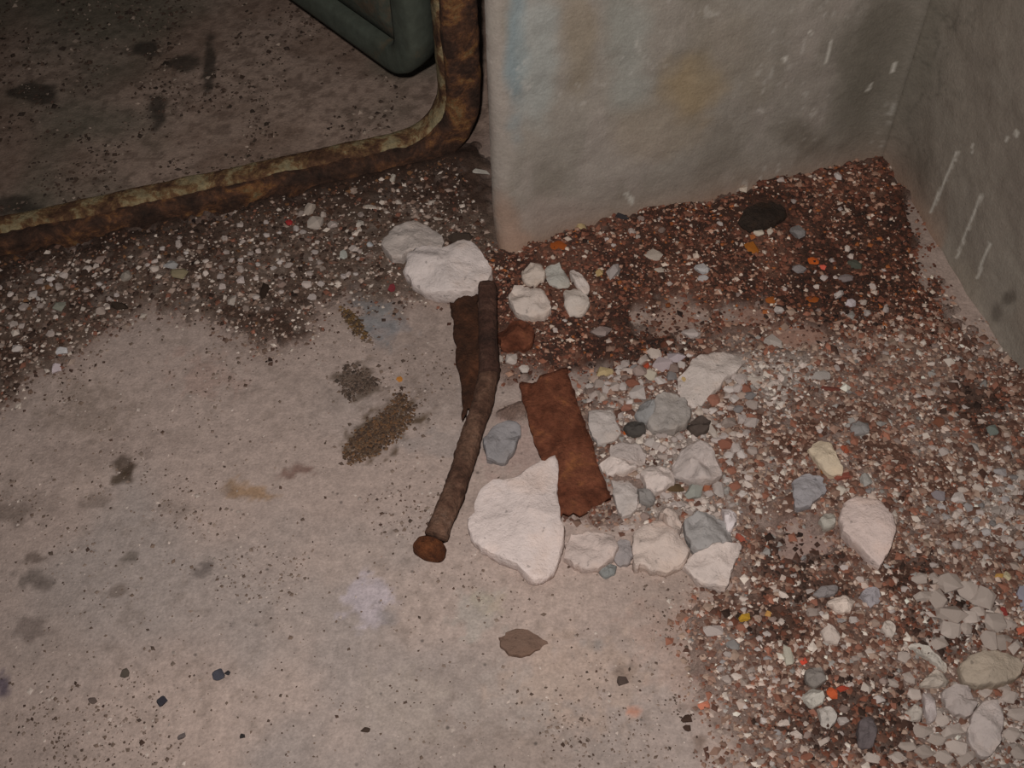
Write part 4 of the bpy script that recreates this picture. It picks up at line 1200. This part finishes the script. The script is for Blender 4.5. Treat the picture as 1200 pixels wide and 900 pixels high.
# every scattered chip gets its own description: colour, size and the nearest landmark
MARKS = [(605, 625, 'largest white chunk'), (692, 648, 'rounded flat chunk'), (772, 645, 'rounded cream chunk'), (838, 665, 'tapering white chunk'), (828, 627, 'blue-grey front stone'),
         (856, 612, 'bright white sliver'), (835, 443, 'broad pale slab'), (783, 487, 'rough grey lump'), (817, 503, 'dark brown stone'), (706, 502, 'squarish pale slab'), (742, 502, 'near-black stone'),
         (815, 550, 'pale angular lump'), (770, 565, 'smooth white chunk'), (660, 520, 'orange strap'), (1015, 622, 'pinkish-white stone'), (966, 538, 'cream-yellow stone'), (946, 580, 'squarish blue-grey stone'),
         (1160, 786, 'tan oval stone'), (1090, 772, 'long pale sliver'), (1155, 858, 'pointed pale slab'), (972, 818, 'red-orange chip'), (871, 729, 'mustard-yellow chip'), (985, 710, 'shell-like chip'),
         (1195, 706, 'bluish edge stone'), (1015, 860, 'dark upright stone'), (922, 772, 'upright pale chip'), (1097, 503, 'lone red-brown crumb'), (1161, 510, 'greenish gravel chip'), (1006, 502, 'teal-grey chip'),
         (951, 824, 'pale greenish-white stone'), (880, 296, 'largest orange lump'), (893, 255, 'near-black clod'), (952, 311, 'orange-red flake'), (620, 357, 'white cluster below the pier'), (764, 304, 'larger white flake'),
         (605, 397, 'orange-brown rust lump'), (822, 320, 'pale bluish chip'), (990, 330, 'grey chip near the right wall'), (810, 392, 'white oval chip'), (483, 286, 'tucked pale chunk'), (525, 322, 'large oval chunk'),
         (311, 345, 'near-black upright lump'), (212, 326, 'olive stone'), (150, 327, 'rounded grey pebble'), (141, 361, 'near-black edge lump'), (70, 422, 'two bright chips'), (364, 258, 'upright pair before the sill'),
         (340, 268, 'crimson crumb'), (72, 363, 'greenish-grey pebble'), (825, 827, 'salmon crumb'), (1122, 825, 'grey-white heap chunk'), (1090, 830, 'upright heap sliver'), (960, 447, 'pale flat chip')]


def describe():
    auto = {q[0].name for q in AUTO}
    used = {o['label'] for o in bpy.data.objects if 'label' in o and o.name not in auto}
    for o in AUTO:
        x, y, w_ = o[1], o[2], o[3]
        r_, g_, b_ = o[4]
        if r_ - b_ > 34: cw = 'reddish'
        elif r_ < 118: cw = 'dark brown' if r_ - b_ > 12 else 'dark grey'
        elif r_ < 142: cw = 'brownish' if r_ - b_ > 14 else 'grey'
        elif r_ < 160: cw = 'pale grey' if r_ - b_ < 18 else 'dull beige'
        else: cw = 'whitish' if r_ - b_ < 19 else 'cream'
        sw = 'tiny' if w_ < 9 else 'small' if w_ < 13 else 'medium' if w_ < 18 else 'larger'
        nm = {'stone_chip': 'chip', 'gravel_stone': 'gravel stone', 'rubble_bit': 'rubble bit', 'plaster_lump': 'plaster lump'}[o[5]]
        done = None
        ms = sorted(MARKS, key=lambda q: (q[0] - x) ** 2 + (q[1] - y) ** 2)[:7]
        for extra in ('', ' flat', ' angular'):
            for mx, my, mn in ms:
                dx, dy = x - mx, y - my; d = math.hypot(dx, dy)
                hz = 'right of' if dx > 0 else 'left of'; vt = 'in front of' if dy > 0 else 'behind'
                if abs(dx) > 2.4 * abs(dy): dr = hz
                elif abs(dy) > 2.4 * abs(dx): dr = vt
                else: dr = ('in front-' if dy > 0 else 'behind-') + ('right of' if dx > 0 else 'left of')
                nr = 'close ' if d < 34 else '' if d < 75 else 'well '
                e = extra
                if e == ' flat' and o[6] > 0.58: e = ' thick'
                lb = sw + e + ' ' + cw + ' ' + nm + ' ' + nr + dr + ' the ' + mn
                if lb not in used and len(lb.split()) <= 15:
                    done = lb; break
            if done: break
        if done:
            used.add(done); o[0]['label'] = done


AUTO = [(q[0], *q[1]) for q in AUTO_SRC]
describe()

# ------------------------------------------------------------------ grit nobody could count
_oct = np.array([[1, 0, 0], [0, 1, 0], [-1, 0, 0], [0, -1, 0], [0, 0, 1], [0, 0, -0.7]], float)
_of = np.array([[0, 1, 4], [1, 2, 4], [2, 3, 4], [3, 0, 4], [1, 0, 5], [2, 1, 5], [3, 2, 5], [0, 3, 5]])


def grit(name, px, py, size_px, cols, label, cat):
    n = len(px)
    w3 = PN(px, py)
    gz = ground(w3[:, 0], w3[:, 1])
    mm = np.linalg.norm(w3 - CAM, axis=1) / F_PX
    s = size_px * 0.5 * mm
    sc3 = np.stack([s * rng.uniform(0.8, 1.35, n), s * rng.uniform(0.8, 1.35, n), s * rng.uniform(0.45, 0.95, n)], 1)
    v = _oct[None] * (1 + rng.uniform(-0.35, 0.35, (n, 6, 1))) * sc3[:, None]
    v += rng.normal(0, 0.12, (n, 6, 3)) * s[:, None, None]
    an = rng.uniform(0, 2 * np.pi, n); ca, sa = np.cos(an)[:, None], np.sin(an)[:, None]
    x = v[..., 0] * ca - v[..., 1] * sa; y = v[..., 0] * sa + v[..., 1] * ca
    v = np.stack([x + w3[:, None, 0], y + w3[:, None, 1], v[..., 2] + (gz + s * 0.3)[:, None]], -1)
    f = (_of[None] + (np.arange(n) * 6)[:, None, None]).reshape(-1, 3)
    me = np_mesh(name, v.reshape(-1, 3), f, np.repeat(cols, 6, 0), False)
    return tag(link(name, me, M_GRIT), label, cat, None, 'stuff')


def pick(n, pal, wt, jitter=0.16):
    pal = np.array([A(*c) for c in pal]); wt = np.array(wt, float) / sum(wt)
    c = pal[rng.choice(len(pal), n, p=wt)]
    return np.clip(c * (1 + rng.normal(0, jitter, (n, 1))), 0.008, 0.75)


def candidates(n, box):
    px = rng.uniform(box[0], box[2], n); py = rng.uniform(box[1], box[3], n)
    w3 = PN(px, py)
    a, c, g, dk, _, _ = regions(w3[:, 0], w3[:, 1])
    q = w3[:, :2]
    o1 = (q - Pa) @ N1; u1 = (q - Pa) @ U1; o2 = (q - Pb) @ N2
    room = (o2 < 0.002) & ~((o1 > -0.001) & (u1 > -0.004)) & (o1 < SILL_OFF - 0.004)
    return px, py, w3, a, c, g, dk, room


RED = [(96, 58, 45), (72, 45, 35), (112, 72, 56), (140, 108, 91), (170, 152, 138), (48, 34, 28), (132, 76, 42)]
BRN = [(78, 58, 49), (54, 40, 33), (100, 80, 69), (132, 114, 103), (166, 152, 141), (108, 70, 56)]
GRV = [(120, 94, 81), (97, 68, 56), (140, 118, 104), (158, 140, 129), (176, 163, 152), (78, 54, 45), (122, 80, 64), (126, 120, 115)]

px, py, w3, a, c, g, dk, room = candidates(60000, (-260, 140, 600, 560))
dsill = np.abs((w3[:, :2] - Pa) @ N1 - SILL_OFF)
k = (rng.random(len(px)) < a * 0.8) & room & ~blocked(px, py, -2)
sz = rng.triangular(2.0, 3.0, 7.5, k.sum()) if False else np.clip(rng.lognormal(1.15, 0.38, k.sum()), 1.6, 8)
near = np.exp(-dsill[k] / 0.06)
cl = pick(k.sum(), BRN, [2.4, 1.8, 3, 3, 2, .8])
dkc = pick(k.sum(), [(52, 36, 28), (40, 28, 22), (72, 48, 36), (96, 66, 44)], [3, 2, 2, .6])
cl = np.where((rng.random(k.sum()) < near * 0.85)[:, None], dkc, cl)
grit('dirt_grit', px[k], py[k], sz, cl, 'dark brown grit and crumbs strewn along the rusty sill', 'grit')

px, py, w3, a, c, g, dk, room = candidates(52000, (500, 170, 1140, 470))
k = (rng.random(len(px)) < c * 0.85) & room & ~blocked(px, py, -2)
sz = np.clip(rng.lognormal(1.12, 0.38, k.sum()), 1.6, 8)
cl = pick(k.sum(), RED, [3, 2.4, 2.4, 1.6, .9, 1.4, .35])
cl = np.where((rng.random(k.sum()) < dk[k] * 0.6)[:, None], pick(k.sum(), [(52, 32, 26), (40, 28, 24), (78, 46, 34)], [2, 1.5, 1.5]), cl)
grit('corner_grit', px[k], py[k], sz, cl, 'red-brown grit covering the dirt in the wall corner', 'grit')

px, py, w3, a, c, g, dk, room = candidates(170000, (640, 370, 1500, 1250))
k = (rng.random(len(px)) < g * 0.66) & room & ~blocked(px, py, -2)
sz = np.clip(rng.lognormal(1.32, 0.44, k.sum()), 1.8, 11)
cl = pick(k.sum(), GRV, [3, 2.5, 2.4, 1.4, .8, 1.5, 1.3, .4])
pdk = pale_dust(w3[k][:, 0], w3[k][:, 1], px[k], py[k])
cl = np.where((rng.random(k.sum()) < pdk * 0.5)[:, None], pick(k.sum(), [(164, 150, 142), (150, 138, 130), (178, 166, 156)], [2, 2, 1]), cl)
cl = np.where((rng.random(k.sum()) < dk[k] * 0.6)[:, None], pick(k.sum(), [(66, 46, 38), (48, 34, 28), (96, 58, 44)], [2, 1.5, 1.5]), cl)
grit('fine_gravel', px[k], py[k], sz, cl, 'fine mixed pinkish-brown gravel spread below the right wall', 'gravel')

# sparse dark specks and dust over the bare floor
px, py, w3, a, c, g, dk, room = candidates(60000, (-200, 330, 900, 1000))
cl_ = fbm(w3[:, 0], w3[:, 1], 14, 3, 701)
m_ = 1 - np.maximum(np.maximum(a, c), g)
k = (rng.random(len(px)) < m_ * 0.05 + m_ * 0.35 * sstep(0.5, 0.75, cl_)) & room & ~blocked(px, py, 0)
sz = np.clip(rng.lognormal(0.72, 0.42, k.sum()), 0.9, 5.5)
grit('floor_specks', px[k], py[k], sz, pick(k.sum(), [(98, 82, 72), (78, 64, 56), (116, 100, 90), (158, 144, 135), (66, 50, 42)], [3, 2, 3, 2, .8]), 'tiny dark specks sprinkled over the bare concrete', 'grit')

# three dark dirt patches on the bare floor: packed dark crumbs
PATCHES = [
    ([(402, 530), (415, 510), (430, 497), (452, 482), (468, 461), (477, 466), (486, 484), (478, 500), (462, 515), (445, 530), (430, 538), (410, 543)], 'larger dark brown patch of caked dirt on the bare floor left of the bolt', [(74, 57, 45), (86, 66, 50), (60, 46, 38), (92, 66, 46)]),
    ([(396, 445), (402, 432), (412, 428), (430, 438), (445, 445), (440, 455), (425, 460), (415, 472), (405, 468)], 'smaller dark patch of caked dirt behind the larger one', [(76, 62, 53), (90, 74, 64), (62, 51, 44)]),
    ([(400, 363), (410, 365), (424, 382), (430, 398), (419, 392), (406, 377)], 'thin brown streak of caked dirt beside the blue-grey floor smear', [(80, 62, 42), (98, 74, 46), (66, 52, 42)])]
for po, lb, pal in PATCHES:
    po = np.array(po, float); n = int(2200 if len(po) > 9 else 700)
    lo, hi = po.min(0) - 6, po.max(0) + 6
    px = rng.uniform(lo[0], hi[0], n * 3); py = rng.uniform(lo[1], hi[1], n * 3)
    sdp = poly_sd(px, py, po) + rng.normal(0, 2.2, len(px))
    k = (sdp > 0) & (rng.random(len(px)) < 0.62)
    sz = np.clip(rng.lognormal(1.05, 0.3, k.sum()), 1.6, 5)
    grit('dirt_patch', px[k], py[k], sz, pick(k.sum(), pal, [1] * len(pal), 0.15), lb, 'dirt')

# crumbs on the floor beyond the sill
px = rng.uniform(-250, 560, 26000); py = rng.uniform(-60, 290, 26000); w3 = PN(px, py); q = w3[:, :2]
o1 = (q - Pa) @ N1; u1 = (q - Pa) @ U1
k = (o1 > SILL_OFF + 0.055) & (u1 < S_IN - 0.02) & (rng.random(len(px)) < sstep(0.35, 0.7, fbm(q[:, 0], q[:, 1], 22, 3, 711)) * 0.55)
sz = np.clip(rng.lognormal(0.9, 0.45, k.sum()), 1.0, 7)
grit('crumbs', px[k], py[k], sz, pick(k.sum(), [(62, 48, 40), (48, 38, 32), (92, 78, 68), (128, 112, 100)], [3, 2, 2, .6]), 'dark crumbs on the dim floor beyond the sill', 'grit')

print('objects', len(bpy.data.objects), 'tris', sum(len(o.data.loop_triangles) or len(o.data.polygons) for o in bpy.data.objects if o.type == 'MESH'))
